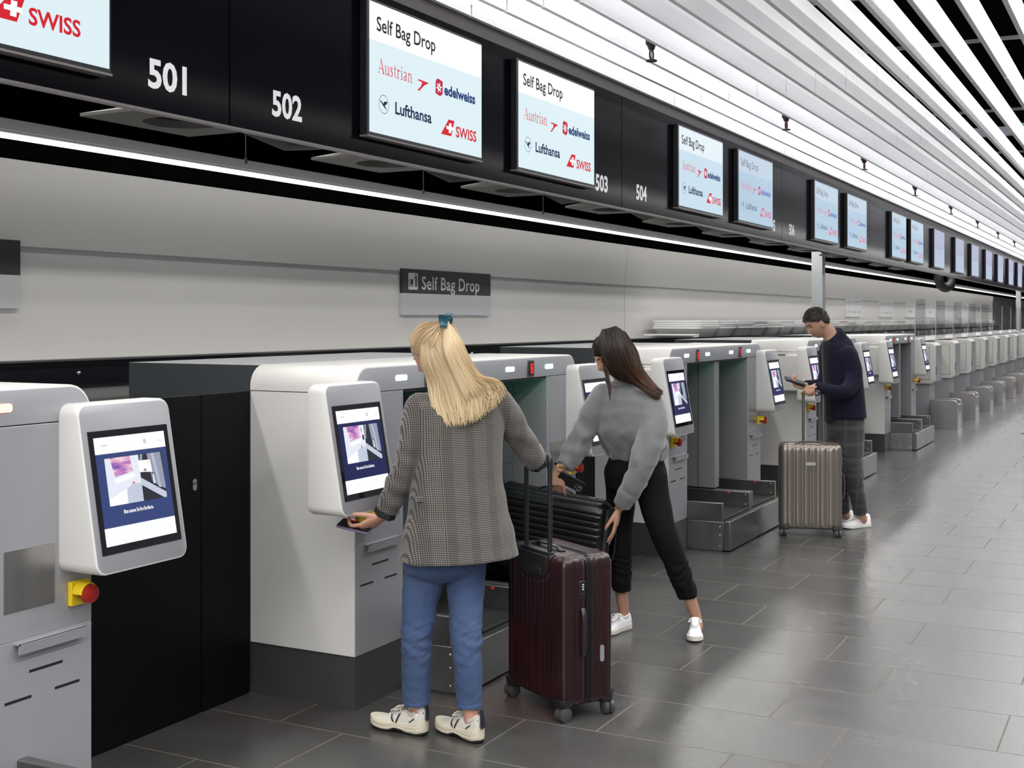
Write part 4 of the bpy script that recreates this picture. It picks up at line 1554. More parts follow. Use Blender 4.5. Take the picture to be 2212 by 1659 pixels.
def shoe(par, heel, D, L, upper, sole, out=None, lace=None, tab=None, logo=None, name='sneaker', chunky=False, tilt=0.0):
    """sneaker with the heel at floor point heel, pointing along D"""
    D = V((D.x, D.y, 0)).normalized()
    S = UP.cross(D)
    D2 = (D * math.cos(tilt) - UP * math.sin(tilt))
    U2 = (UP * math.cos(tilt) + D * math.sin(tilt))
    k = L / .28

    def p(x, y, z):
        return heel + D2 * x + S * y + U2 * (z if tilt == 0 else z)

    def hw(f):
        pts = ((0, .012), (.04, .026), (.12, .033), (.35, .032), (.50, .036), (.68, .045), (.82, .043), (.92, .033), (.975, .020), (1, .006))
        for (a, wa), (b, wb) in zip(pts, pts[1:]):
            if f <= b:
                t = (f - a) / (b - a)
                t = t * t * (3 - 2 * t) if .1 < a < .8 else t
                return (wa + (wb - wa) * t) * k
        return .006 * k

    fs = [0, .02, .06, .12, .2, .3, .4, .5, .6, .68, .76, .84, .9, .95, .98, 1]
    sh = .034 * k if not chunky else .046 * k
    bulge = 1.06 if not chunky else 1.13
    o = thing_part(name, par)
    m = MB()
    zb = lambda f: .012 * k * max(0, (f - .72) / .28) ** 1.5 + (.008 * k * max(0, 1 - f / .12) if chunky else 0)
    arch = lambda f: (.016 * k * math.exp(-((f - .46) / .07) ** 2)) if chunky else 0
    top = lambda f: sh * (1.0 - .18 * f) + (.010 * k * math.exp(-(f / .12) ** 2) if chunky else 0) + zb(f) * .8
    rings = []
    for f in fs:
        w = hw(f)
        x = f * L
        lo, hi = zb(f) + arch(f), top(f)
        half = [(.90, 0), (bulge, .22), (bulge, .40), (bulge - .035, .44), (bulge - .005, .50), (bulge - .01, .70), (bulge - .045, .74), (bulge - .02, .80), (1.0, 1.0)]
        r = [(w * a_, lo + (hi - lo) * b_) for a_, b_ in half] + [(-w * a_, lo + (hi - lo) * b_) for a_, b_ in half[::-1]]
        rings.append([p(x, y, z + (.006 * k if out else 0)) for y, z in r])
    m.rings(rings)
    put_(m, 'sole', sole, o, par)
    if out:
        m = MB()
        rings = []
        for f in fs:
            w = hw(f) * (1.02)
            lo = zb(f) + (arch(f) if f > .3 else 0)
            rings.append([p(f * L, y, z) for y, z in ((w * .92, lo), (w, lo + .010 * k), (-w, lo + .010 * k), (-w * .92, lo))])
        m.rings(rings)
        put_(m, 'outsole', out, o, par)
    # upper
    H = ((0, .070), (.03, .088), (.08, .092), (.16, .080), (.24, .072), (.30, .078), (.36, .086), (.44, .082), (.55, .066), (.68, .050), (.8, .040), (.9, .032), (.96, .022), (1, .004))

    def hh(f):
        for (a, wa), (b, wb) in zip(H, H[1:]):
            if f <= b:
                t = (f - a) / (b - a)
                return (wa + (wb - wa) * t) * k
        return .01
    rings = []
    for f in [0.012, .03, .06, .1, .16, .22, .28, .33, .38, .44, .5, .56, .62, .68, .74, .8, .86, .91, .95, .98, .995]:
        w, x, z0 = hw(f) * .96, f * L, top(f) - .008
        h = hh(f) * (.82 if chunky else .86) - (sh * .25)
        q = []
        for i in range(13):
            a = PI * i / 12
            e = .62 if f < .35 else .80
            q.append(p(x, w * math.copysign(abs(math.cos(a)) ** e, math.cos(a)) * (1 - .20 * math.sin(a) ** 2 * (1 if f < .4 else .5)), z0 + h * abs(math.sin(a)) ** .85))
        rings.append(q)
    u = MB()
    u.rings(rings)
    up_ = put_(u, 'upper', upper, o, par)
    cz = lambda f: top(f) - .008 + (hh(f) * (.82 if chunky else .86) - sh * .25) * .97
    cq = []
    for i in range(20):
        a = 2 * PI * i / 20
        f = .20 + .155 * math.cos(a)
        cq.append((f, hw(f) * .70 * math.sin(a), cz(f)))
    cm_ = MB()
    cm_.rings([[p(f * L, y * g, z + h) for f, y, z in cq] for g, h in ((1.12, -.004), (1.10, .006), (.95, .009), (.84, .002), (.86, -.012))], closed=True)
    put_(cm_, 'collar', upper, o, par)
    # tongue, laces, heel tab, side mark
    t = MB()
    limb(t, [p(L * .62, 0, top(.62) + hh(.62) * .7), p(L * .46, 0, top(.46) + hh(.46) * .78), p(L * .37, 0, top(.37) + hh(.37) * .80 + .002)], [(.014, .004), (.019, .004), (.020, .004)], S, 4, 12)
    put_(t, 'tongue', upper, o, par)
    lc = MB()
    for i in range(5):
        f = .42 + .052 * i
        zt = top(f) - .008 + (hh(f) * (.82 if chunky else .86) - sh * .25) + .003
        wy = .024 - .001 * i
        lc.tube([p(L * f, -wy, zt - .012), p(L * (f + .006), -wy * .5, zt), p(L * (f + .012), wy * .5, zt), p(L * (f + .006), wy, zt - .012)], .0030, 6)
    for sgn in (-1, 1):
        f = .415
        zt = top(f) + hh(f) * .72
        lc.tube(cat([p(L * f, 0, zt), p(L * (f + .03), sgn * .020, zt + .010), p(L * (f + .09), sgn * .034, zt - .006), p(L * (f + .03), sgn * .022, zt - .004), p(L * f, 0, zt)], None, 4), .0026, 6)
    put_(lc, 'laces', lace or upper, o, par)
    if tab:
        t = MB()
        limb(t, [p(-.004, 0, top(0) + .004), p(-.003, 0, top(0) + .036 * k), p(.004, 0, top(0) + (.052 if not chunky else .078) * k)], [(.012, .004), (.012, .0035), (.010, .003)], S, 4, 12)
        put_(t, 'heel_tab', tab, o, par)
    if logo:
        for sgn in (-1, 1):
            g = MB()

            def q(f, zz):
                w = hw(f)
                h = hh(f) * .82 - sh * .25
                a = math.asin(min(1, (zz / max(h, .01)) ** (1 / .85)))
                y = w * .96 * abs(math.cos(a)) ** .8 * (1 - .1 * math.sin(a) ** 2)
                return p(L * f, sgn * (y + .0045), top(f) - .008 + zz)
            for (fa, za, fb, zb_, wd) in ((.60, .046, .50, .008, .030), (.42, .050, .47, .008, .026)):
                pts = []
                nseg = 4
                for i in range(nseg + 1):
                    t_ = i / nseg
                    f, zz = fa + (fb - fa) * t_, (za + (zb_ - za) * t_) * k
                    pts.append((q(f - wd / 2, zz), q(f + wd / 2, zz)))
                for a, b in zip(pts, pts[1:]):
                    g.add([a[0], a[1], b[1], b[0]], [(0, 1, 2, 3)])
            g.add([q(.02, .052), q(.24, .020), q(.24, .015), q(.02, .042)], [(0, 1, 2, 3)])
            put_(g, 'side_mark', logo, o, par)
    return o


def thing_part(name, par):
    """an Empty that gathers the pieces of one part"""
    o = bpy.data.objects.new(name, None)
    o.empty_display_size = .05
    C.objects.link(o)
    o.parent = par
    o.matrix_parent_inverse = Matrix.Translation(-par.location)
    return o


def put_(mb, name, m, part, root):
    o = mb.obj(name, m, part, fixn=True)
    return o


def seg(p, a, b):
    """distance from p to segment ab and the fraction along it"""
    d = b - a
    t = max(0, min(1, (p - a).dot(d) / d.dot(d)))
    return (p - a - d * t).length, t

# ------------------------------------------------------------------ suitcases
def suitcase(name, label, loc, rotm, W_, T_, H_, shell_m, trim_m, wheel_m, ribs, handle=0.0, telescopic_m=None, style='rib', wheel_hub=None, side_face=1, back=-1, hs=.095, ho=0.0):
    """hard shell case: width along x, thickness along y, height along z, standing on four twin wheels"""
    t = thing(name, label, 'suitcase', loc)
    t.rotation_mode = 'QUATERNION'
    t.rotation_quaternion = rotm.to_quaternion()
    z0, r = .055, .055
    hx, hy = W_ / 2, T_ / 2
    per = []
    # dense rounded rectangle
    base = rrect(-hx, hx, -hy, hy, r, 8)
    pts = []
    for i in range(len(base)):
        a, b = V((*base[i], 0)), V((*base[(i + 1) % len(base)], 0))
        k = max(1, int((b - a).length / .006))
        for j in range(k):
            pts.append(a.lerp(b, j / k))
    n = len(pts)

    def nrm(i):
        d = pts[(i + 1) % n] - pts[i - 1]
        return V((d.y, -d.x, 0)).normalized()

    def groove(p, nn):
        if abs(nn.y) > .8:
            u = p.x
        elif abs(nn.x) > .8:
            u = p.y
            if abs(u) < .022:
                return .004
        else:
            return 0
        if style == 'rib':
            c = math.cos(2 * PI * u / ribs)
            return .0045 * max(0, c) ** 3
        if style == 'wave':
            return .0055 * (.5 + .5 * math.cos(2 * PI * u / ribs)) ** 2 + .006 * math.exp(-((u - .045) / .012) ** 2)
        return 0

    rings = []
    prof = [(0, -.050, .35), (.003, -.030, .6), (.012, -.012, .8), (.030, -.003, 1), (.05, 0, 1)]
    zs = [(z0 + a, b, g) for a, b, g in prof] + [(z0 + .05 + (H_ - z0 - .10) * i / 6, 0, 1) for i in range(1, 6)] + [(H_ - a, b, g) for a, b, g in prof[::-1]]
    NN = [nrm(i) for i in range(n)]
    for (z, ins, g) in zs:
        ring = []
        for i in range(n):
            p = pts[i] + NN[i] * (ins - groove(pts[i], NN[i]) * g)
            ring.append((p.x, p.y, z))
        rings.append(ring)
    m = MB()
    m.rings(rings)
    m.obj('shell', shell_m, t)
    # zipper band round the middle
    b = MB()
    q = rrect(-hx + .004, hx - .004, z0 + .004, H_ - .002, .05, 6)
    q2 = rrect(-hx - .001, hx + .001, z0 - .001, H_ + .0015, .055, 6)
    b.rings([[(x, -.016, z) for x, z in q], [(x, -.016, z) for x, z in q2], [(x, .016, z) for x, z in q2], [(x, .016, z) for x, z in q]], closed=True)
    for s in (-1, 1):
        b.rings([[(x, s * .006 + .003 * math.cos(a), z) for (x, z) in rrect(-hx - .002 - .003 * math.sin(a), hx + .002 + .003 * math.sin(a), z0, H_ + .0015 + .003 * math.sin(a), .055, 6)] for a in (0, 2.1, 4.2)], closed=True)
    b.obj('zipper', trim_m, t)
    # wheels with their housings and corner guards
    for sx in (-1, 1):
        for sy in (-1, 1):
            cx, cy = sx * (hx - .045), sy * (hy - .035)
            g = MB()
            g.tube([(cx, cy, z0 + .040), (cx, cy, z0 + .012), (cx, cy, z0 - .004)], [.0465, .043, .028], 14)
            g.tube([(cx, cy, z0), (cx + sx * .006, cy + sy * .004, .04)], [.014, .011], 10)
            gd = g.obj('corner_guard', trim_m, t)
            w = MB()
            dx, dy = (.10, 1) if sy > 0 else (1, .15)
            ax = V((dx, dy, 0)).normalized()
            for e in (-1, 1):
                c = V((cx + sx * .014, cy + sy * .010, .0305)) + ax * (e * .0135)
                w.tube([c - ax * .011, c - ax * .008, c + ax * .008, c + ax * .011], [.024, .0305, .0305, .024], 24)
            wh = w.obj('wheel', wheel_m, gd)
            if wheel_hub:
                w = MB()
                for e in (-1, 1):
                    c = V((cx + sx * .014, cy + sy * .010, .0305)) + ax * (e * .025)
                    w.tube([c - ax * .001, c + ax * .001], .016, 18)
                w.obj('wheel_hub', wheel_hub, gd)
    # carry handle on top and on the side
    h = MB()
    h.tube(cat([(-.095, -.055, H_ + .001), (-.075, -.055, H_ + .014), (0, -.055, H_ + .018), (.075, -.055, H_ + .014), (.095, -.055, H_ + .001)], None, 4), [(.013, .006)] * 17, 10, side=(0, 1, 0))
    for s in (-1, 1):
        h.box(s * .100 - .018, s * .100 + .018, -.068, -.042, H_ - .003, H_ + .007)
    h.obj('carry_handle', trim_m, t, bevel=.002)
    xs = side_face * (hx + .001)
    h = MB()
    h.tube(cat([(xs, -.035, .27 * H_ / .69), (xs + side_face * .016, -.035, .30 * H_ / .69), (xs + side_face * .020, -.035, .37 * H_ / .69), (xs + side_face * .016, -.035, .44 * H_ / .69), (xs, -.035, .47 * H_ / .69)], None, 4), [(.012, .006)] * 17, 10, side=(0, 1, 0))
    h.obj('side_handle', trim_m, t)
    l = MB()
    l.box(xs - .004, xs + side_face * .004, -.056, -.022, H_ * .74, H_ * .85)
    lk = l.obj('lock', trim_m, t, bevel=.003)
    l = MB()
    for i in range(3):
        l.box(xs, xs + side_face * .0055, -.042, -.034, H_ * (.795 + .014 * i), H_ * (.803 + .014 * i))
    l.obj('lock_dials', signtext, lk)
    l = MB()
    l.tube([(xs + side_face * .003, -.039, H_ * .772), (xs + side_face * .0055, -.039, H_ * .772)], .003, 8)
    l.obj('lock_button', red, lk)
    if handle:
        g = MB()
        for s in (-1, 1):
            g.tube([(ho + s * hs, back * (hy - .030), H_ - .05), (ho + s * hs, back * (hy - .030), H_ + handle - .01)], .0105, 12)
        tl = g.obj('telescopic_handle', telescopic_m, t)
        g = MB()
        y = back * (hy - .030)
        g.tube(cat([(ho + q * hs, y, H_ + handle - e) for q, e in ((-1, .05), (-1, .012), (-.8, 0), (0, -.003), (.8, 0), (1, .012), (1, .05))], None, 4), .0125, 12)
        g.obj('grip', trim_m, tl)
        g = MB()
        rr_ = rrect(ho - hs - .022, ho + hs + .022, H_ - .105, H_ - .012, .04, 6, (1, 1, 0, 0))
        yy = back * hy
        g.prism(rr_, lambda u, v, w: (u, w, v), yy - back * .02, yy + back * .0015)
        g.box(ho - hs - .022, ho + hs + .022, min(yy - back * .012, yy - back * .06), max(yy - back * .012, yy - back * .06), H_ - .03, H_ + .0015)
        hr = g.obj('handle_recess', trim_m, t, bevel=.002)
        g = MB()
        g.box(ho - hs * .8, ho + hs * .8, min(yy, yy + back * .006), max(yy, yy + back * .003), H_ - .10, H_ - .07)
        g.obj('recess_lip', trim_m, hr, bevel=.004)
    return t


def frame(X_, Z_):
    X_ = X_.normalized()
    Z_ = (Z_ - X_ * Z_.dot(X_)).normalized()
    Y_ = Z_.cross(X_)
    return Matrix((X_, Y_, Z_)).transposed()


maroon = mat('maroon_shell', (.019, .0042, .0058), .33, coat=.05, noise_amt=.2, nscale=9)
black_shell = mat('black_shell', (.005, .005, .006), .28)
champ = mat('champagne_shell', (.225, .198, .172), .27, .6)
champ_trim = mat('champagne_trim', (.10, .085, .075), .35, .3)
wheel_blk = mat('wheel_grey', (.055, .055, .058), .5)

# maroon case at the right hand of the blonde woman
A_, B_, C_ = at(1110, 1502, 5.53), at(1222, 1560, 5.17), at(1309, 1541, 5.285)
axX = V((B_.x - A_.x, B_.y - A_.y, 0))
mid = A_.lerp(C_, .5)
Rm = Rm_red = frame(axX, UP)
red_case = suitcase('suitcase', 'upright maroon hard-shell suitcase with its black pull handle raised', (mid.x, mid.y, 0), Rm, .475, .275, .69, maroon, blackpl, wheel_blk, .034,
                    .405, blackpl, 'rib', None, 1, -1)
m = MB()
m.prism(rrect(.052, .072, .235, .305, .0095, 4), lambda u, v, w: (w, u, v), .475 / 2 - .002, .475 / 2 + .003)
m.obj('badge', mat('badge_grey', (.25, .25, .26), .4), red_case)
m = MB()
for i in range(14):
    a = PI * (1 + (i + .5) / 14)
    m.ball((.135 * math.cos(a), -.1385, .61 + .055 * math.sin(a)), 0.0016, n=6, m=4)
m.obj('rivet', steel_dk, red_case)

# black case being put on the conveyor, lying on its long side, tipped a little
near, far = V((-2.585, 6.07, .478)), V((-3.30, 6.03, .565))
ax = (near - far).normalized()                      # the length runs out of the bay
upw = (UP - ax * UP.dot(ax)).normalized()           # its width stands up
blk_case = suitcase('suitcase', 'black ribbed suitcase lying on its side, held over the conveyor by the woman in grey', far, frame(upw, ax), .45, .26, (near - far).length, black_shell, blackpl, wheel_blk, .034, 0, None, 'rib', None, 1, 1)

# champagne case of the man
P1, P2 = at(1703, 1157, 9.62), at(1810, 1162, 9.55)
axX = V((P2.x - P1.x, P2.y - P1.y, 0))
mid = P1.lerp(P2, .5) + VIEW * .10
Rm = Rm_sil = frame(axX, UP)
sil_case = suitcase('suitcase', 'champagne-silver hard-shell suitcase standing beside the man in the navy cardigan', (mid.x, mid.y, 0), Rm, .475, .265, .715, champ, champ_trim, wheel_blk, .062,
                    .395, mat('champagne_tube', (.30, .27, .245), .25, .9), 'wave', mat('hub_grey', (.5, .5, .5), .4, .4), 1, 1, .076, .03)
m = MB()
m.prism(rrect(-.038, .038, .553, .578, .008, 4), lambda u, v, w: (u, w, v), -.265 / 2 - .004, -.265 / 2 + .003)
m.obj('badge', mat('badge_metal', (.55, .52, .48), .3, .8), sil_case)

# ------------------------------------------------------------------ people
skin_a = skin_mat('skin_light', (.50, .27, .19))
skin_b = skin_mat('skin_warm', (.46, .25, .17))
skin_c = skin_mat('skin_olive', (.47, .27, .185))
blond = hair_mat('hair_blond', (.20, .115, .05), (.74, .57, .35), .42, .35)
brown = hair_mat('hair_dark_brown', (.004, .0026, .0022), (.070, .025, .009), .36, .28)
short = hair_mat('hair_short_brown', (.012, .007, .005), (.040, .022, .013), .45)
brow_m = mat('brow_hair', (.03, .018, .012), .6)
eye_m = mat('eye_dark', (.012, .010, .010), .15)
lip_m = mat('lips', (.33, .13, .11), .45)
nail_m = mat('nail_pink', (.72, .48, .50), .25)
gold = mat('gold', (.75, .50, .16), .25, 1.0)


def face_bits(par, P, fr, k=1.0, sides=(-1, 1), lips=True):
    Rv, Fv, Uv = fr
    for s in sides:
        m = MB()
        pts = [P(s * a, math.sqrt(max(0, 1 - a * a - z * z)), z) - Fv * .0003 for a, z in ((.16, .22), (.32, .27), (.50, .25), (.60, .20))]
        limb(m, pts, [.0022 * k, .0032 * k, .0028 * k, .0015 * k], None, 3, 8)
        put(m, 'eyebrow', brow_m, par)
        m = MB()
        e = P(s * .36, .93, .08)
        m.ball(e + Fv * .0015, .013 * k, .004 * k, .0042 * k, 12, 6, 0, (Rv, Fv, Uv))
        put(m, 'eye', eye_m, par)
        m = MB()
        limb(m, [e + Rv * (s * a) + Uv * (u * k) + Fv * .0015 for a, u in ((-.013, .001), (0, .0055), (.014, .002))], [.0013] * 3, None, 3, 6)
        put(m, 'eyelash', eye_m, par)
    if lips:
        m = MB()
        for z, h in ((-.50, .0045), (-.585, .0055)):
            limb(m, [P(s_ * .26, math.sqrt(1 - z * z - .068 * abs(s_)), z - .01 * abs(s_)) - Fv * .002 for s_ in (-1, 0, 1)], [.0015 * k, h * k * .8, .0015 * k], None, 4, 10)
        put(m, 'lips', lip_m, par)


def cap_rings(P, c, hairline, grow=1.07, n=56, m=44, bump=0.0):
    rings = []
    for i in range(1, m):
        a = PI * i / m
        r = []
        for q in range(n):
            x, y, z = math.sin(a) * math.cos(2 * PI * q / n), math.sin(a) * math.sin(2 * PI * q / n), -math.cos(a)
            h = hairline(x, y, z)
            t = max(0, min(1, h / .10 + .5))
            t = t * t * (3 - 2 * t)
            g = .90 + (grow - .90) * t
            p = c + (P(x, y, z) - c) * g
            if bump:
                p += (p - c).normalized() * (bump * t * (nz(p, 55) + .6 * nz(p, 130)))
            r.append(p)
        rings.append(r)
    return rings


def std_line(x, y, z):
    return z * .9 - y * .75 + .33


# ---------- the blonde woman at the second machine (seen from behind)
b0 = at(960, 1590, 4.99)
w1 = thing('person', 'blonde woman seen from behind in grey checked blazer and blue jeans, scanning a phone', 'person', (b0.x, b0.y, 0))
F1, S1 = dv(-.5, .87), dv(.87, .5)
body = MB()
hc = at(936, 757, 4.96)
HP, HF = head(body, hc, dv(-.62, .52, -.52), dv(-.36, .30, .88), ears=False)
limb(body, [at(978, 832, 5.03), at(962, 806, 5.0), at(946, 778, 4.975)], [.062, .052, .052], None, 4)
limb(body, [at(930, 890, 5.02), at(910, 898, 4.99), at(894, 945, 4.96), at(880, 1003, 4.98), at(852, 1068, 5.01), at(826, 1113, 5.03)], [.03, .034, .036, .036, .032, .024], None)
# arm and hand on the pull handle of the maroon case
gy = -(.275 / 2 - .030)
grip = V((red_case.location.x, red_case.location.y, 0)) + Rm_red @ V((0, gy, 1.095))
D_r = (Rm_red @ V((.10, 1, -.15))).normalized()
wr = grip - D_r * .085 + UP * .038
limb(body, [at(1050, 890, 5.07), at(1082, 892, 5.12), at(1106, 922, 5.16), at(1134, 958, 5.22), wr], [.03, .034, .036, .034, .026], None)
hand(body, wr, D_r, -UP, 1 if (D_r.cross(-UP)).dot(RIGHT) < 0 else -1, (.75, 1.15, .8), .06, .95)
limb(body, [at(980, 880, 5.04), at(990, 1000, 5.03), at(985, 1150, 5.03)], [.06, .09, .10], None)
limb(body, [at(925, 890, 5.02), at(980, 878, 5.04), at(1055, 888, 5.07)], [.03, .05, .03], None)
# left hand: back of the hand to the viewer, fingers round the phone
wl_ = at(822, 1117, 5.03)
tl_, fl_ = hand(body, wl_, dv(-.80, .12, -.52), dv(-.40, .62, .60), -1, (.45, .85, .55), .05, .98, None, .35, .65)
ph_c = at(768, 1137, 5.045)
ankL, ankR = at(907, 1556, 5.02), at(1019, 1572, 4.955)
limb(body, [at(985, 1180, 5.04), at(912, 1250, 5.03), at(900, 1370, 5.0), at(900, 1500, 5.03), ankL, at(900, 1576, 5.03)], [.07, .06, .048, .033, .029, .027], None)
limb(body, [at(985, 1180, 5.04), at(1005, 1250, 5.05), at(1007, 1370, 4.98), at(1014, 1515, 4.97), ankR, at(1014, 1588, 4.97)], [.07, .06, .048, .032, .028, .026], None)
link(fuse(body, .0042, 3), 'body', skin_a, w1)
face_bits(w1, HP, HF, 1.0, (-1,), False)

jk = MB()
rows = [(994, 1203, 5.02, .252, .168), (992, 1160, 5.02, .238, .158), (990, 1090, 5.02, .208, .138), (989, 1030, 5.02, .190, .124),
        (992, 970, 5.03, .186, .122), (992, 915, 5.04, .196, .122), (990, 880, 5.04, .196, .112), (985, 856, 5.035, .150, .092), (978, 838, 5.03, .085, .074), (970, 820, 5.02, .066, .064)]
trunk(jk, [(at(x, y, d), S1, F1, a, b) for x, y, d, a, b in rows], 4, 44)
slL = [at(908, 880, 4.99), at(896, 915, 4.97), at(893, 950, 4.96), at(879, 1008, 4.98), at(855, 1060, 5.01), at(834, 1104, 5.03)]
slR = [at(1076, 872, 5.10), at(1094, 895, 5.13), at(1112, 925, 5.17), at(1136, 962, 5.22), at(1160, 996, 5.27)]
limb(jk, slL, [.064, .058, .053, .056, .050, .043], None, ends=(1, 0))
limb(jk, slR, [.066, .062, .060, .056, .047], None, ends=(1, 0))
me = fuse(jk, .0062, 4)
cL, cR = at(870, 1030, 5.0), at(1125, 950, 5.2)


def f_jacket(p, q):
    w = .0040 * nz(V((p.x, p.y, p.z * .55)), 11) + .0085 * nz(V((p.x + p.z * .25, p.y, p.z * .35)), 6.5) * (1 if p.z < 1.30 else .3)
    for a, b, rr in ((slL[2], slL[5], .075), (slR[1], slR[4], .075)):
        d, t = seg(p, a, b)
        if d < rr:
            w += .013 * nz(V((p.x * .6, p.y * .6, p.z * 1.3 + p.x * .5)), 17) * (1 - d / rr) ** .3 * (.4 + .6 * math.sin(PI * t))
    dx = (p - at(948, 1100, 4.88)).dot(S1)
    if q.dot(F1) < -.3 and p.z < 1.20:
        w -= .006 * math.exp(-(dx / .006) ** 2)          # centre back seam and vent
    return w


folds(me, f_jacket)
tweed = fabric('houndstooth_cloth', (.33, .30, .262), (.028, .026, .028), 'check', .0068, S1, bump=.3)
jo = link(me, 'blazer', tweed, w1)
for a, b, r in ((slL[4], slL[5], .044), (slR[3], slR[4], .047)):
    d = (b - a).normalized()
    u = d.orthogonal().normalized()
    w_ = d.cross(u)
    lin = MB()
    rings = []
    for (t, rr) in ((-.004, r * .93), (.010, r * 1.0), (.020, r * .98), (.018, r * .84), (-.004, r * .82)):
        rings.append([b + d * t + (u * math.cos(2 * PI * k / 20) + w_ * math.sin(2 * PI * k / 20)) * (rr + .003 * math.sin(k * 1.9)) for k in range(20)])
    lin.rings(rings, closed=True)
    put(lin, 'cuff_lining', mat('lining_black', (.008, .008, .009), .5), w1)
pk = MB()
pc = at(917, 1076, 4.885)
pk.add([pc + S1 * a + UP * b - F1 * (c_) for a, b, c_ in ((-.04, -.012, .002), (.035, -.012, .002), (.035, .006, .002), (-.04, .006, .002), (-.04, -.012, .012), (.035, -.012, .012), (.035, .006, .008), (-.04, .006, .008))],
       [(0, 3, 2, 1), (4, 5, 6, 7), (0, 1, 5, 4), (1, 2, 6, 5), (2, 3, 7, 6), (3, 0, 4, 7)])
put(pk, 'pocket_flap', tweed, w1, bevel=.002)

jn = MB()
trunk(jn, [(at(985, 1120, 5.03), S1, F1, .15, .10), (at(976, 1180, 5.03), S1, F1, .175, .125), (at(962, 1225, 5.04), S1, F1, .175, .120), (at(960, 1252, 5.04), S1, F1, .10, .08)], 4, 36)
lgL = [at(925, 1195, 5.03), at(914, 1255, 5.03), at(905, 1315, 5.01), at(901, 1372, 4.99), at(900, 1440, 5.01), at(900, 1512, 5.03)]
lgR = [at(1003, 1195, 5.06), at(1006, 1255, 5.05), at(1007, 1315, 5.01), at(1007, 1372, 4.98), at(1011, 1440, 4.97), at(1014, 1520, 4.975)]
limb(jn, lgL, [.100, .083, .071, .063, .060, .056], None, ends=(1, 0))
limb(jn, lgR, [.098, .080, .070, .063, .058, .052], None, ends=(1, 0))
me = fuse(jn, .0058, 4)


def f_jeans(p, q):
    w = .0045 * nz(V((p.x, p.y, p.z * .6)), 13) + .003 * nz(p, 30)
    for a, b in ((lgL[2], lgL[4]), (lgR[2], lgR[4])):
        d, t = seg(p, a, b)
        if d < .09:
            k = math.sin(PI * t)
            w += k * (.0085 * nz(V((p.x * .5, p.y * .5, p.z * 1.5 + p.x * .6)), 20) + .005 * nz(V((p.x * .6, p.y * .6, p.z * 1.7 - p.x)), 38))
    return w


folds(me, f_jeans)
denim = fabric('denim', (.032, .058, .142), (.092, .138, .250), 'denim', .01, S1, .85, .05, .4, 240)
link(me, 'jeans', denim, w1)
for (b, a, r) in ((lgL[5], lgL[4], .0575), (lgR[5], lgR[4], .0535)):
    d = (b - a).normalized()
    u = d.orthogonal().normalized()
    w_ = d.cross(u)
    hm = MB()
    rings = [[b + d * t + (u * math.cos(2 * PI * k / 24) + w_ * math.sin(2 * PI * k / 24)) * rr for k in range(24)] for (t, rr) in ((-.010, r * .96), (-.006, r * .985), (.004, r * .985), (.008, r * .97), (.007, r * .90), (-.008, r * .88))]
    hm.rings(rings, closed=True)
    put(hm, 'jeans_hem', mat('denim_hem', (.055, .10, .23), .85, bump=.4, bscale=200), w1)

# trainers
cream = mat('sneaker_cream', (.60, .57, .51), .6, noise_amt=.06, nscale=20)
cream_sole = mat('sneaker_sole', (.62, .57, .45), .55)
navy_l = mat('sneaker_navy', (.012, .012, .022), .55)
laces_m = mat('laces_cream', (.62, .60, .55), .8)
hl = at(922, 1590, 4.998)
hl.z = 0
tl = at(814, 1568, 5.12)
shoe(w1, hl, tl - hl, .272, cream, cream_sole, mat('outsole_black', (.008, .008, .008), .6), laces_m, navy_l, navy_l, chunky=True)
hr_ = at(1041, 1607, 4.905)
hr_.z = 0
tr_ = at(962, 1580, 5.06)
shoe(w1, hr_, tr_ - hr_, .265, cream, cream_sole, MATS['outsole_black'], laces_m, navy_l, navy_l, chunky=True)
for pts in ((at(906, 1545, 5.02), at(905, 1570, 5.02)), (at(1018, 1560, 4.96), at(1016, 1584, 4.965))):
    sk = MB()
    limb(sk, pts, [.0305, .031], None, 3)
    put(sk, 'ankle_sock', mat('sock_white', (.72, .72, .72), .9), w1)

# her long blond hair, half of it gathered in a clip
H = Hair()
H.cap(cap_rings(HP, hc, std_line, 1.05), .25)


def pl(tab, s):
    for (a, p), (b, q) in zip(tab, tab[1:]):
        if s <= b:
            t = (s - a) / (b - a)
            return tuple(x + (y - x) * t for x, y in zip(p, q))
    return tab[-1][1]


T0 = [(0, (910, 748, 4.905)), (.25, (925, 738, 4.885)), (.5, (945, 725, 4.875)), (.75, (965, 708, 4.885)), (1, (978, 702, 4.90))]
T1 = [(0, (912, 785, 4.895)), (.25, (933, 775, 4.865)), (.5, (955, 765, 4.855)), (.75, (978, 752, 4.87)), (1, (998, 745, 4.90))]
T2 = [(0, (924, 825, 4.915)), (.25, (952, 822, 4.875)), (.5, (980, 818, 4.875)), (.75, (1008, 808, 4.89)), (1, (1034, 806, 4.955))]
T3 = [(0, (936, 872, 4.905)), (.2, (955, 872, 4.895)), (.5, (1000, 868, 4.89)), (.75, (1034, 850, 4.915)), (1, (1074, 822, 5.0))]
T4 = [(0, (945, 921, 4.90)), (.25, (975, 921, 4.89)), (.5, (1012, 917, 4.895)), (.7, (1040, 904, 4.91)), (.88, (1072, 880, 4.965)), (1, (1100, 850, 5.03))]
rnd = random.Random(3)
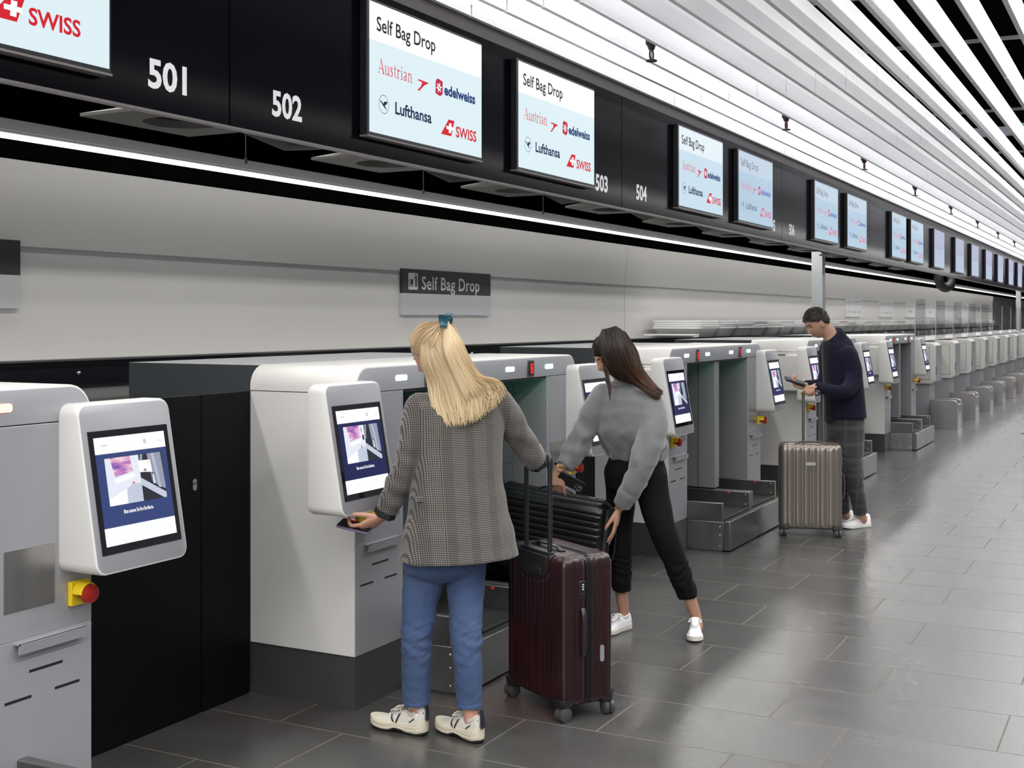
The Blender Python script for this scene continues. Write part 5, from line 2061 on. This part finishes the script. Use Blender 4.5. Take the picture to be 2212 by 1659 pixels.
for i in range(430):
    s = (i + rnd.random()) / 430
    lay = rnd.random()
    j = lambda a: rnd.uniform(-a, a)
    s2 = max(0, min(1, s + j(.07)))
    dz = -.018 * lay + .012
    ends = pl(T4, s2)
    cut = 1 - .25 * rnd.random() ** 3
    m3 = pl(T3, max(0, min(1, s + j(.04))))
    e = (m3[0] + (ends[0] - m3[0]) * cut + j(3), m3[1] + (ends[1] - m3[1]) * cut + j(4), m3[2] + (ends[2] - m3[2]) * cut + dz * .6)
    wv = rnd.uniform(2, 5) * rnd.choice((-1, 1))
    m3 = (m3[0] + wv, m3[1], m3[2])
    pts = [at(*[a + b for a, b in zip(pl(T0, s), (j(3), j(3), dz * .4))]), at(*[a + b for a, b in zip(pl(T1, s), (j(3), 0, dz))]), at(*[a + b for a, b in zip(pl(T2, max(0, min(1, s + j(.03)))), (j(2), 0, dz))]),
           at(m3[0], m3[1], m3[2] + dz), at(*e)]
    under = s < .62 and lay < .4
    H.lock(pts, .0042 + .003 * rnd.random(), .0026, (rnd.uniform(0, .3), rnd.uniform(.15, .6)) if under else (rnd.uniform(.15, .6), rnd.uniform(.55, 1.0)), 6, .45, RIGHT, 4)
for i in range(150):                                                    # swept back from the face to the clip
    t = (i + rnd.random()) / 150
    a = pl([(0, (887, 727, 4.975)), (.3, (884, 738, 4.965)), (.6, (898, 752, 4.93)), (1, (918, 778, 4.895))], t)
    m_ = pl([(0, (915, 699, 4.985)), (.35, (908, 709, 4.94)), (.65, (920, 722, 4.895)), (1, (940, 738, 4.868))], t)
    e = (958 + rnd.uniform(-4, 6), 697 + rnd.uniform(-3, 9), 4.905)
    j = rnd.uniform(-.006, .006)
    H.lock([at(a[0], a[1], a[2] + j), at(m_[0] + rnd.uniform(-2, 2), m_[1] + rnd.uniform(-2, 2), m_[2] + j - .004), at(*e)], .0046, .0028, (rnd.uniform(.3, .9), rnd.uniform(.1, .7)), 6, .45, None, 6)
for i in range(110):                                                    # falling from the clip
    s = .55 + .45 * (i + rnd.random()) / 110
    e = pl(T3, s)
    H.lock([at(964 + rnd.uniform(-3, 5), 698 + rnd.uniform(-4, 6), 4.88), at(*[a + b for a, b in zip(pl(T1, s), (rnd.uniform(-2, 4), -4, -.022))]), at(*[a + b for a, b in zip(pl(T2, s), (rnd.uniform(-4, 2), 0, -.018))]), at(e[0] + rnd.uniform(-5, 5), e[1] + rnd.uniform(-5, 8), e[2] - .015)], .0044, .0024, (rnd.uniform(.4, .9), rnd.uniform(.6, 1)), 6, .45, RIGHT, 5)
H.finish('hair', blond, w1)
cl = MB()
cc = at(960, 691, 4.885)
for s_, ox, dz in ((-1, -.004, -.026), (1, .016, .010)):
    rows_ = []
    for (u, w_, bend) in ((.020, .013, .010), (.010, .017, .001), (-.006, .018, -.003), (-.022, .014, .002)):
        c_ = cc + RIGHT * (ox + .10 * u * s_) + UP * (u + (.006 if s_ > 0 else 0)) + VIEW * (dz - bend * s_ * -1)
        rows_.append([c_ + RIGHT * (a * w_) + VIEW * (b * .003 + .004 * abs(a)) for a, b in ((-1, -1), (-.3, -1.4), (.3, -1.4), (1, -1), (1, 1), (.3, .6), (-.3, .6), (-1, 1))])
    cl.rings(rows_)
    for k in range(4):
        e = cc + RIGHT * (ox - .0022 * s_ + (-.011 + .0073 * k)) + UP * (-.022 + (.006 if s_ > 0 else 0)) + VIEW * (dz - .002)
        cl.tube([e, e - UP * .012 + VIEW * (.004 * -s_)], [.0036, .0012], 6)
cl.tube(cat([cc + RIGHT * a + UP * b for a, b in ((.004, .010), (.018, .019), (.028, .012), (.026, -.004))], None, 4), [(.005, .0025)] * 13, 8, side=VIEW)
put(cl, 'hair_clip', mat('clip_teal', (.012, .085, .11), .3), w1)


def phone(label, c, ax, nrm, body_m, face_m, cams=False, L_=.147, W_=.071, T_=.0085):
    t = thing('smartphone', label, 'phone', c)
    t.rotation_mode = 'QUATERNION'
    t.rotation_quaternion = frame(ax, nrm).to_quaternion()
    m = MB()
    m.prism(rrect(-L_ / 2, L_ / 2, -W_ / 2, W_ / 2, .010, 5), lambda u, v, w: (u, v, w), -T_ / 2, T_ / 2)
    m.obj('case', body_m, t, bevel=.002)
    m = MB()
    m.prism(rrect(-L_ / 2 + .003, L_ / 2 - .003, -W_ / 2 + .003, W_ / 2 - .003, .009, 5), lambda u, v, w: (u, v, w), T_ / 2 - .001, T_ / 2 + .0006)
    m.obj('glass', face_m, t)
    if cams:
        m = MB()
        m.prism(rrect(L_ / 2 - .044, L_ / 2 - .006, -.030, .008, .009, 5), lambda u, v, w: (u, v, w), T_ / 2, T_ / 2 + .002)
        cm = m.obj('camera_module', steel, t)
        m = MB()
        for (u, v) in ((-.034, -.020), (-.034, -.002), (-.017, -.011)):
            m.tube([(L_ / 2 + u, v, T_ / 2 + .001), (L_ / 2 + u, v, T_ / 2 + .0042)], .0072, 14)
        m.obj('lens', blackpl, cm)
    return t


phone('lilac smartphone held under the scanner by the blonde woman', ph_c, dv(-.92, .30, .16), dv(.06, -.35, .93), mat('case_lilac', (.16, .13, .22), .35), mat('phone_glass', (.01, .008, .012), .08))

# ---------- the woman in the grey sweater, bending to the black case
b0 = at(1400, 1375, 6.62)
w2 = thing('person', 'dark-haired woman in grey sweater and black trousers bending over the black suitcase', 'person', (b0.x, b0.y, 0))
F2, S2 = dv(-.55, -.83), dv(.83, -.55)
body = MB()
hc = at(1320, 765, 6.47)
HP, HF = head(body, hc, dv(-.78, -.38, -.60), dv(-.46, -.22, .80), .97)
limb(body, [at(1352, 845, 6.52), at(1346, 815, 6.51), at(1334, 785, 6.49)], [.060, .050, .050], None, 4)
limb(body, [at(1300, 855, 6.56), at(1277, 895, 6.57), at(1262, 932, 6.58), at(1236, 980, 6.55), at(1209, 1014, 6.53)], [.045, .042, .037, .031, .024], None)
wr = at(1208, 1012, 6.53)
hand(body, wr, dv(-.10, .05, -1), dv(.1, 1, 0), 1, None, .16, 1.0, [(.25, .45, .4), (.45, .75, .5), (.5, .8, .5), (.5, .85, .5)], .15, .55)
limb(body, [at(1407, 882, 6.44), at(1408, 930, 6.38), at(1398, 985, 6.35), at(1366, 1048, 6.39), at(1337, 1098, 6.45)], [.045, .042, .037, .031, .024], None)
wr2 = at(1336, 1098, 6.45)
t2, f2 = hand(body, wr2, dv(-.16, .02, -1), dv(-1, .25, .1), -1, None, .05, 1.0, [(.12, .2, .15), (.08, .15, .12), (.10, .18, .14), (.15, .2, .15)], .1, .35)
limb(body, [at(1352, 860, 6.53), at(1362, 920, 6.56), at(1374, 1000, 6.64)], [.085, .09, .10], None)
limb(body, [at(1374, 1000, 6.64), at(1341, 1060, 6.71), at(1341, 1150, 6.70), at(1342, 1270, 6.73), at(1347, 1322, 6.74), at(1343, 1342, 6.73)], [.07, .06, .046, .034, .030, .030], None)
limb(body, [at(1374, 1000, 6.64), at(1408, 1060, 6.57), at(1433, 1150, 6.52), at(1485, 1280, 6.59), at(1504, 1336, 6.63), at(1506, 1358, 6.62)], [.07, .06, .046, .034, .030, .030], None)
link(fuse(body, .0042, 3), 'body', skin_b, w2)
face_bits(w2, HP, HF, .97)
m = MB()
for p, d, n_ in t2[:4] + [t2[4]]:
    S_ = d.cross(n_)
    m.ball(p + d * .008 - n_ * .004, .009, .005, .0025, 10, 6, 0, (d, S_, n_))
put(m, 'fingernail', nail_m, w2)

sw = MB()
rows = [(1346, 822, 6.505, .056, .056), (1347, 834, 6.51, .070, .066), (1348, 848, 6.52, .120, .090), (1351, 868, 6.53, .165, .112), (1355, 900, 6.54, .178, .128), (1362, 935, 6.56, .182, .142), (1370, 958, 6.60, .182, .146), (1374, 976, 6.62, .165, .132), (1375, 992, 6.63, .148, .115)]
trunk(sw, [(at(x, y, d), S2, F2, a, b) for x, y, d, a, b in rows], 4, 44)
s2L = [at(1305, 858, 6.56), at(1284, 888, 6.57), at(1262, 932, 6.58), at(1244, 972, 6.56), at(1219, 1009, 6.54)]
s2R = [at(1402, 878, 6.46), at(1410, 925, 6.40), at(1394, 985, 6.36), at(1370, 1042, 6.39), at(1343, 1092, 6.44)]
limb(sw, s2L, [.078, .072, .064, .062, .050], None, ends=(1, 0))
limb(sw, s2R, [.084, .078, .070, .062, .049], None, ends=(1, 0))
me = fuse(sw, .0068, 5)


def f_sweat(p, q):
    w = .006 * nz(V((p.x, p.y, p.z * .5)), 8) + .003 * nz(p, 22)
    for a, b in ((s2L[1], s2L[4]), (s2R[1], s2R[4])):
        d, t = seg(p, a, b)
        if d < .085:
            w += .016 * nz(V((p.x * .6, p.y * .6, p.z * 1.2 + p.x * .5)), 15) * math.sin(PI * t)
    zh = p.z
    if .93 < zh < 1.12:
        w += .008 * math.sin((p - at(1370, 950, 6.6)).dot(S2) * 60 + 6 * nz(p, 6)) * math.exp(-((zh - 1.0) / .07) ** 2)
    return w


folds(me, f_sweat)
link(me, 'sweater', fabric('grey_fleece', (.15, .152, .155), (.21, .212, .215), 'fleece', .01, S2, .95, .5, .35, 330), w2)

nb = MB()
ncen, nax = at(1345, 829, 6.505), (at(1343, 812, 6.50) - at(1348, 845, 6.515)).normalized()
nu = (RIGHT - nax * RIGHT.dot(nax)).normalized()
nw = nax.cross(nu)
nb.rings([[ncen + nax * z + (nu * math.cos(2 * PI * k / 28) + nw * math.sin(2 * PI * k / 28)) * r for k in range(28)] for r, z in ((.066, -.014), (.069, 0), (.065, .012), (.058, .012), (.056, -.010))], closed=True)
put(nb, 'neckband', MATS.get('x') or fabric('grey_rib', (.14, .142, .145), (.19, .192, .195), 'fleece', .01, S2, .95, .3, .4, 300), w2)

tz = MB()
trunk(tz, [(at(1375, 950, 6.61), S2, F2, .130, .105), (at(1374, 985, 6.63), S2, F2, .146, .112), (at(1372, 1020, 6.64), S2, F2, .172, .128), (at(1372, 1050, 6.64), S2, F2, .165, .12), (at(1372, 1072, 6.64), S2, F2, .08, .08)], 4, 36)
l2R = [at(1345, 1030, 6.70), at(1341, 1085, 6.71), at(1341, 1150, 6.70), at(1341, 1225, 6.72), at(1342, 1276, 6.73)]
l2L = [at(1402, 1030, 6.58), at(1416, 1090, 6.55), at(1433, 1150, 6.52), at(1464, 1226, 6.56), at(1487, 1288, 6.60)]
limb(tz, l2R, [.095, .080, .064, .060, .050], None, ends=(1, 0))
limb(tz, l2L, [.098, .084, .072, .062, .051], None, ends=(1, 0))
me = fuse(tz, .0065, 4)
folds(me, lambda p, q: .003 * nz(V((p.x, p.y, p.z * .6)), 12) + (.004 * math.sin(p.z * 110 + 15 * nz(p, 8)) if p.z < .40 else 0))
link(me, 'trousers', fabric('black_jersey', (.0035, .0035, .004), (.007, .007, .008), 'plain', .01, S2, .85, 0, .15, 260), w2)

wht = mat('sneaker_white', (.78, .78, .78), .45, noise_amt=.03, nscale=20)
wht_sole = mat('sneaker_white_sole', (.66, .64, .58), .5)
h_ = at(1361, 1357, 6.745)
h_.z = 0
t_ = at(1314, 1370, 6.61)
shoe(w2, h_, t_ - h_, .255, wht, wht_sole, None, wht, mat('heel_green', (.008, .06, .045), .5))
h_ = V((0, 0, 0)) + VIEW * 6.68 + RIGHT * .99
t_ = VIEW * 6.42 + RIGHT * .945
shoe(w2, h_, t_ - h_, .26, wht, wht_sole, None, wht, MATS['heel_green'])

H = Hair()
H.cap(cap_rings(HP, hc, lambda x, y, z: z * .9 - y * .70 + .30, 1.05), .05)
rnd = random.Random(5)
Rv, Fv, Uv = HF
T0 = [(0, (1308, 713, 6.40)), (.5, (1330, 706, 6.42)), (1, (1350, 720, 6.47))]
T1 = [(0, (1314, 752, 6.365)), (.5, (1348, 748, 6.39)), (1, (1374, 758, 6.47))]
T2 = [(0, (1332, 800, 6.375)), (.5, (1362, 795, 6.38)), (1, (1388, 797, 6.45))]
T3 = [(0, (1364, 825, 6.40)), (.5, (1384, 826, 6.40)), (1, (1408, 824, 6.44))]
T4 = [(0, (1415, 860, 6.385)), (.5, (1424, 861, 6.39)), (1, (1431, 848, 6.42))]
for i in range(270):
    s = (i + rnd.random()) / 270
    j = lambda a: rnd.uniform(-a, a)
    dz = rnd.uniform(-.012, .014)
    pts = [at(*[a + b for a, b in zip(pl(T, max(0, min(1, s + j(.06)))), (j(2), j(2), dz))]) for T in (T0, T1, T2, T3)]
    e = pl(T4, max(0, min(1, s + j(.2))))
    pts.append(at(e[0] + j(3), e[1] + j(4), e[2] + dz))
    H.lock(pts, .0062, .0034, (rnd.uniform(0, .12), rnd.uniform(.1, .6) if s < .5 else rnd.uniform(.35, 1)), 6, .5, RIGHT, 5)
for i in range(160):                                                   # falling over the cheek and ear
    s = (i + rnd.random()) / 160
    j = lambda a: rnd.uniform(-a, a)
    a = pl([(0, (1302, 711, 6.41)), (1, (1328, 708, 6.41))], s)
    b = pl([(0, (1294, 748, 6.395)), (.5, (1314, 752, 6.365)), (1, (1340, 757, 6.38))], s)
    c_ = pl([(0, (1313, 789, 6.375)), (.5, (1329, 797, 6.365)), (1, (1352, 800, 6.385))], s)
    e = pl([(0, (1323, 811, 6.385)), (.5, (1340, 821, 6.38)), (1, (1366, 828, 6.40))], s)
    dz = rnd.uniform(-.01, .012)
    H.lock([at(a[0], a[1], a[2] + dz), at(b[0] + j(2), b[1], b[2] + dz), at(c_[0] + j(2), c_[1], c_[2] + dz), at(e[0] + j(3), e[1] + j(4), e[2] + dz)], .0066, .0034, rnd.uniform(0, .15), 6, .5, RIGHT, 5)
for i in range(60):                                                    # other side of the parting
    s = (i + rnd.random()) / 60
    q = lambda x, y, z, g: hc + (HP(*(V((x, y, z)).normalized())) - hc) * g
    y0 = .62 - 1.0 * s
    H.lock([q(-.05, y0 * .8, 1, 1.05), q(.45, y0, .75, 1.075), q(.85, y0 * .9, .30, 1.08), q(.95, y0 * .8 - .05, -.25, 1.08), q(.80, y0 * .6 - .2, -.8, 1.12)], .0075, .004, rnd.uniform(0, .3), 6, .45, None, 4)
for i in range(7):                                                     # thin strands hanging free
    x = 1313 + i * 1.1
    H.lock([at(1300 + i * 2, 762, 6.38), at(1306 + i, 800, 6.375), at(x, 835, 6.365), at(1316 + i * .4, 870 - abs(i - 3) * 4, 6.35)], .0042, .0012, rnd.uniform(.1, .6), 6, .6, RIGHT, 5)
H.finish('hair', brown, w2)
br = MB()
bc = at(1209, 1006, 6.53)
d_ = dv(-.45, 0, -.9)
u_, w_ = dv(1, 0, -.45), VIEW
br.rings([[bc + (u_ * (.030 * math.cos(2 * PI * k / 24)) + w_ * (.026 * math.sin(2 * PI * k / 24))) + d_ * z for k in range(24)] for z in (-.005, .005)], caps=False)
br.rings([[bc + (u_ * (.0325 * math.cos(2 * PI * k / 24)) + w_ * (.0285 * math.sin(2 * PI * k / 24))) + d_ * z for k in range(24)] for z in (-.005, .005)], caps=False)
put(br, 'bracelet', gold, w2)
br = MB()
bc = at(1334, 1098, 6.45)
br.rings([[bc + RIGHT * ((.029 + .002 * math.cos(q)) * math.cos(2 * PI * k / 20)) + VIEW * ((.027 + .002 * math.cos(q)) * math.sin(2 * PI * k / 20)) + UP * (.002 * math.sin(q)) for k in range(20)] for q in (0, 1.57, 3.14, 4.71)], closed=True)
put(br, 'bracelet', gold, w2)
phone('black smartphone with camera lenses in the hand gripping the black suitcase', at(1233, 1041, 6.52), dv(.80, .05, -.42), dv(-.30, -.80, -.40), blackpl, blackpl, True)

# ---------- the man with the champagne case
b0 = at(1850, 1137, 10.05)
w3 = thing('person', 'man in navy cardigan and plaid trousers looking at the phone in his hand', 'person', (b0.x, b0.y, 0))
F3, S3 = dv(-.93, -.37), dv(.37, -.93)
body = MB()
hc = at(1767, 697, 10.0)
HP, HF = head(body, hc, dv(-.80, -.16, -.52), dv(-.46, -.08, .86), 1.06, True)
limb(body, [at(1800, 745, 10.0), at(1792, 722, 10.0), at(1778, 704, 10.0)], [.070, .060, .060], None, 4)
gm = V((sil_case.location.x, sil_case.location.y, 0)) + Rm_sil @ V((.012, .265 / 2 - .030, 1.112))
D_ = dv(-.62, -.74, -.06)
wr = gm - D_ * .078 + UP * .030
limb(body, [at(1832, 780, 9.88), at(1842, 808, 9.80), at(1834, 838, 9.72), at(1812, 848, 9.68), wr], [.045, .045, .04, .035, .027], None)
hand(body, wr, D_, -UP, -1, (1.15, 1.35, .9), .03, 1.08)
limb(body, [at(1795, 775, 10.14), at(1785, 815, 10.12), at(1775, 832, 10.08), at(1738, 833, 9.98)], [.048, .045, .04, .027], None)
wr3, D3, N3 = at(1739, 838, 9.98), dv(-.92, -.05, .28), dv(.22, -.30, .90)
hand(body, wr3, D3, N3, 1, (.7, .9, .6), .03, 1.05, None, .9, .45)
limb(body, [at(1805, 770, 10.0), at(1818, 830, 10.0), at(1824, 900, 10.0)], [.10, .11, .11], None)
limb(body, [at(1824, 900, 10.0), at(1840, 945, 9.93), at(1843, 1015, 9.9), at(1858, 1100, 9.97), at(1864, 1122, 10.0)], [.08, .07, .05, .038, .036], None)
limb(body, [at(1824, 900, 10.0), at(1812, 945, 10.08), at(1812, 1010, 10.0), at(1822, 1098, 10.1), at(1828, 1114, 10.15)], [.08, .07, .05, .038, .036], None)
link(fuse(body, .0048, 3), 'body', skin_c, w3)
face_bits(w3, HP, HF, 1.06, lips=True)

cd = MB()
F3a, F3b, F3c = (F3 - UP * .80).normalized(), (F3 - UP * .50).normalized(), (F3 - UP * .18).normalized()
rows = [(1799, 719, 10.0, .068, .074, F3a), (1802, 729, 10.0, .096, .088, F3b), (1806, 746, 10.0, .158, .106, F3c), (1811, 768, 10.0, .190, .126, F3), (1816, 810, 10.0, .190, .144, F3), (1820, 855, 10.0, .186, .150, F3), (1822, 880, 10.0, .186, .156, F3), (1823, 902, 10.0, .190, .160, F3)]
trunk(cd, [(at(x, y, d), S3, f, a, b) for x, y, d, a, b, f in rows], 4, 40)
s3 = [at(1830, 766, 9.85), at(1840, 790, 9.82), at(1844, 815, 9.78), at(1834, 838, 9.72), at(1812, 847, 9.68), wr + (at(1812, 847, 9.68) - wr).normalized() * .02]
limb(cd, s3, [.076, .074, .068, .062, .053, .043], None, ends=(1, 0))
limb(cd, [at(1795, 772, 10.13), at(1785, 812, 10.12), at(1772, 832, 10.07), at(1741, 833, 9.99)], [.075, .066, .056, .044], None, ends=(1, 0))
me = fuse(cd, .0075, 4)


def f_card(p, q):
    w = .004 * nz(V((p.x, p.y, p.z * .5)), 9)
    d, t = seg(p, s3[1], s3[3])
    if d < .10:
        w += .012 * nz(V((p.x * .6, p.y * .6, p.z * 1.3)), 14) * math.sin(PI * t)
    return w


folds(me, f_card)
link(me, 'cardigan', fabric('navy_knit', (.006, .0055, .016), (.010, .009, .025), 'fleece', .01, S3, .9, .04, .3, 260), w3)
te = MB()
trunk(te, [(at(x, y, d) + F3 * .034, S3, f, a * .42, b * .87) for x, y, d, a, b, f in rows[1:7]] + [(at(1822, 908, 10.0) + F3 * .036, S3, F3, .08, .136)], 3, 30)
put(te, 't_shirt', fabric('charcoal_jersey', (.007, .008, .011), (.012, .013, .016), 'plain', .01, S3), w3)
tg = MB()
tc_ = at(1815, 890, 9.80)
tg.add([tc_ + RIGHT * a + UP * b - VIEW * (.004 * c_) for a, b, c_ in ((-.012, -.004, 0), (.012, -.004, 0), (.012, .004, 0), (-.012, .004, 0), (-.012, -.004, 2), (.012, -.004, 2), (.012, .004, 2), (-.012, .004, 2))], [(0, 3, 2, 1), (4, 5, 6, 7), (0, 1, 5, 4), (1, 2, 6, 5), (2, 3, 7, 6), (3, 0, 4, 7)])

ps = MB()
trunk(ps, [(at(1823, 880, 10.0), S3, F3, .160, .125), (at(1824, 905, 10.0), S3, F3, .168, .138), (at(1825, 935, 10.0), S3, F3, .165, .135), (at(1825, 955, 10.0), S3, F3, .10, .09)], 4, 36)
l3 = [at(1836, 925, 9.94), at(1838, 965, 9.92), at(1842, 1015, 9.90), at(1851, 1065, 9.93), at(1860, 1108, 9.97)]
l3b = [at(1812, 925, 10.07), at(1810, 965, 10.04), at(1812, 1015, 10.0), at(1816, 1065, 10.05), at(1822, 1104, 10.1)]
limb(ps, l3, [.118, .102, .080, .066, .058], None, ends=(1, 0))
limb(ps, l3b, [.112, .098, .078, .064, .056], None, ends=(1, 0))
me = fuse(ps, .0075, 4)
folds(me, lambda p, q: .004 * nz(V((p.x, p.y, p.z * .6)), 11) + (.005 * math.sin(p.z * 90 + 14 * nz(p, 8)) * max(0, .3 + nz(p, 5)) if p.z < .65 else 0))
link(me, 'trousers', fabric('plaid_wool', (.040, .040, .042), (.072, .072, .070), 'plaid', .125, RIGHT, .85, .2, .2, 200), w3)
h_ = at(1879, 1136, 10.06)
h_.z = 0
t_ = at(1820, 1143, 9.925)
shoe(w3, h_, t_ - h_, .29, wht, mat('sole_white', (.74, .74, .73), .5), None, wht, mat('heel_brown', (.10, .04, .02), .5))
h_ = at(1842, 1128, 10.26)
h_.z = 0
shoe(w3, h_, dv(-.9, -.42), .29, wht, MATS['sole_white'], None, wht, MATS['heel_brown'])
H = Hair()
line3 = lambda x, y, z: z * .92 - y * .74 + .07 - .12 * max(0, abs(x) - .75) + (.06 * y if y > 0 else -.05)
H.cap(cap_rings(HP, hc, line3, 1.06, bump=.0012), .3)
rnd = random.Random(9)
Rv, Fv, Uv = HF
for i in range(1100):
    a, u = rnd.uniform(0, 2 * PI), rnd.uniform(-.15, 1)
    rr = math.sqrt(max(0, 1 - u * u))
    x, y, z = rr * math.cos(a), rr * math.sin(a), u
    if line3(x, y, z) < .02:
        continue
    p0 = HP(x, y, z)
    nrm_ = (p0 - hc).normalized()
    up_k = max(0, min(1, (z - .25) / .4))
    l = (.010 + .020 * up_k) * rnd.uniform(.7, 1.2)
    d = (Fv * .8 + Uv * .25 + Rv * rnd.uniform(-.45, .15)) * up_k + (-Uv * .8 - Fv * .5) * (1 - up_k)
    d = (d - nrm_ * d.dot(nrm_)).normalized()
    b_ = .004 + .008 * up_k
    H.lock([p0 + nrm_ * .002, p0 + nrm_ * b_ + d * l * .5, p0 + nrm_ * (b_ * (.9 + .5 * max(0, y) * up_k)) + d * l], .0030, .0012, rnd.uniform(0, 1), 5, .6, None, 3)
H.finish('hair', short, w3)
phone('dark phone wallet in the right hand of the man in the navy cardigan', wr3 + D3 * .095 + N3 * .030, -D3, N3, mat('wallet_leather', (.012, .014, .02), .4), mat('wallet_face', (.02, .028, .04), .5, spec=.2), False, .165, .085, .016)

# red reading light of the boarding pass scanner under the pods of the second machine
for (loc, tgt, e, ang) in (((-2.93, 4.22, .875), (-2.95, 4.20, .78), 1.2, 60), ((-2.86, 4.44, .86), (-2.50, 4.80, 0), 9.0, 38)):
    l = bpy.data.lights.new('scanner_light', 'SPOT')
    l.energy = e
    l.color = (1, .02, .03)
    l.spot_size = math.radians(ang)
    l.spot_blend = .5
    l.shadow_soft_size = .01
    o = bpy.data.objects.new('scanner_light', l)
    o.location = loc
    o.rotation_euler = (V(tgt) - V(loc)).to_track_quat('-Z', 'Y').to_euler()
    C.objects.link(o)
# green glow of the bag scanners inside the lanes
for k, (s, y) in enumerate(((4.40, .73), (4.40, 1.55), (8.25, .73), (8.25, 1.55))):
    l = bpy.data.lights.new('bag_scanner_light', 'POINT')
    l.energy = .30 if k < 2 else .15
    l.color = (.12, 1, .55)
    l.shadow_soft_size = .05
    o = bpy.data.objects.new('bag_scanner_light', l)
    o.location = (XK - .10, s + y, 1.30)
    C.objects.link(o)
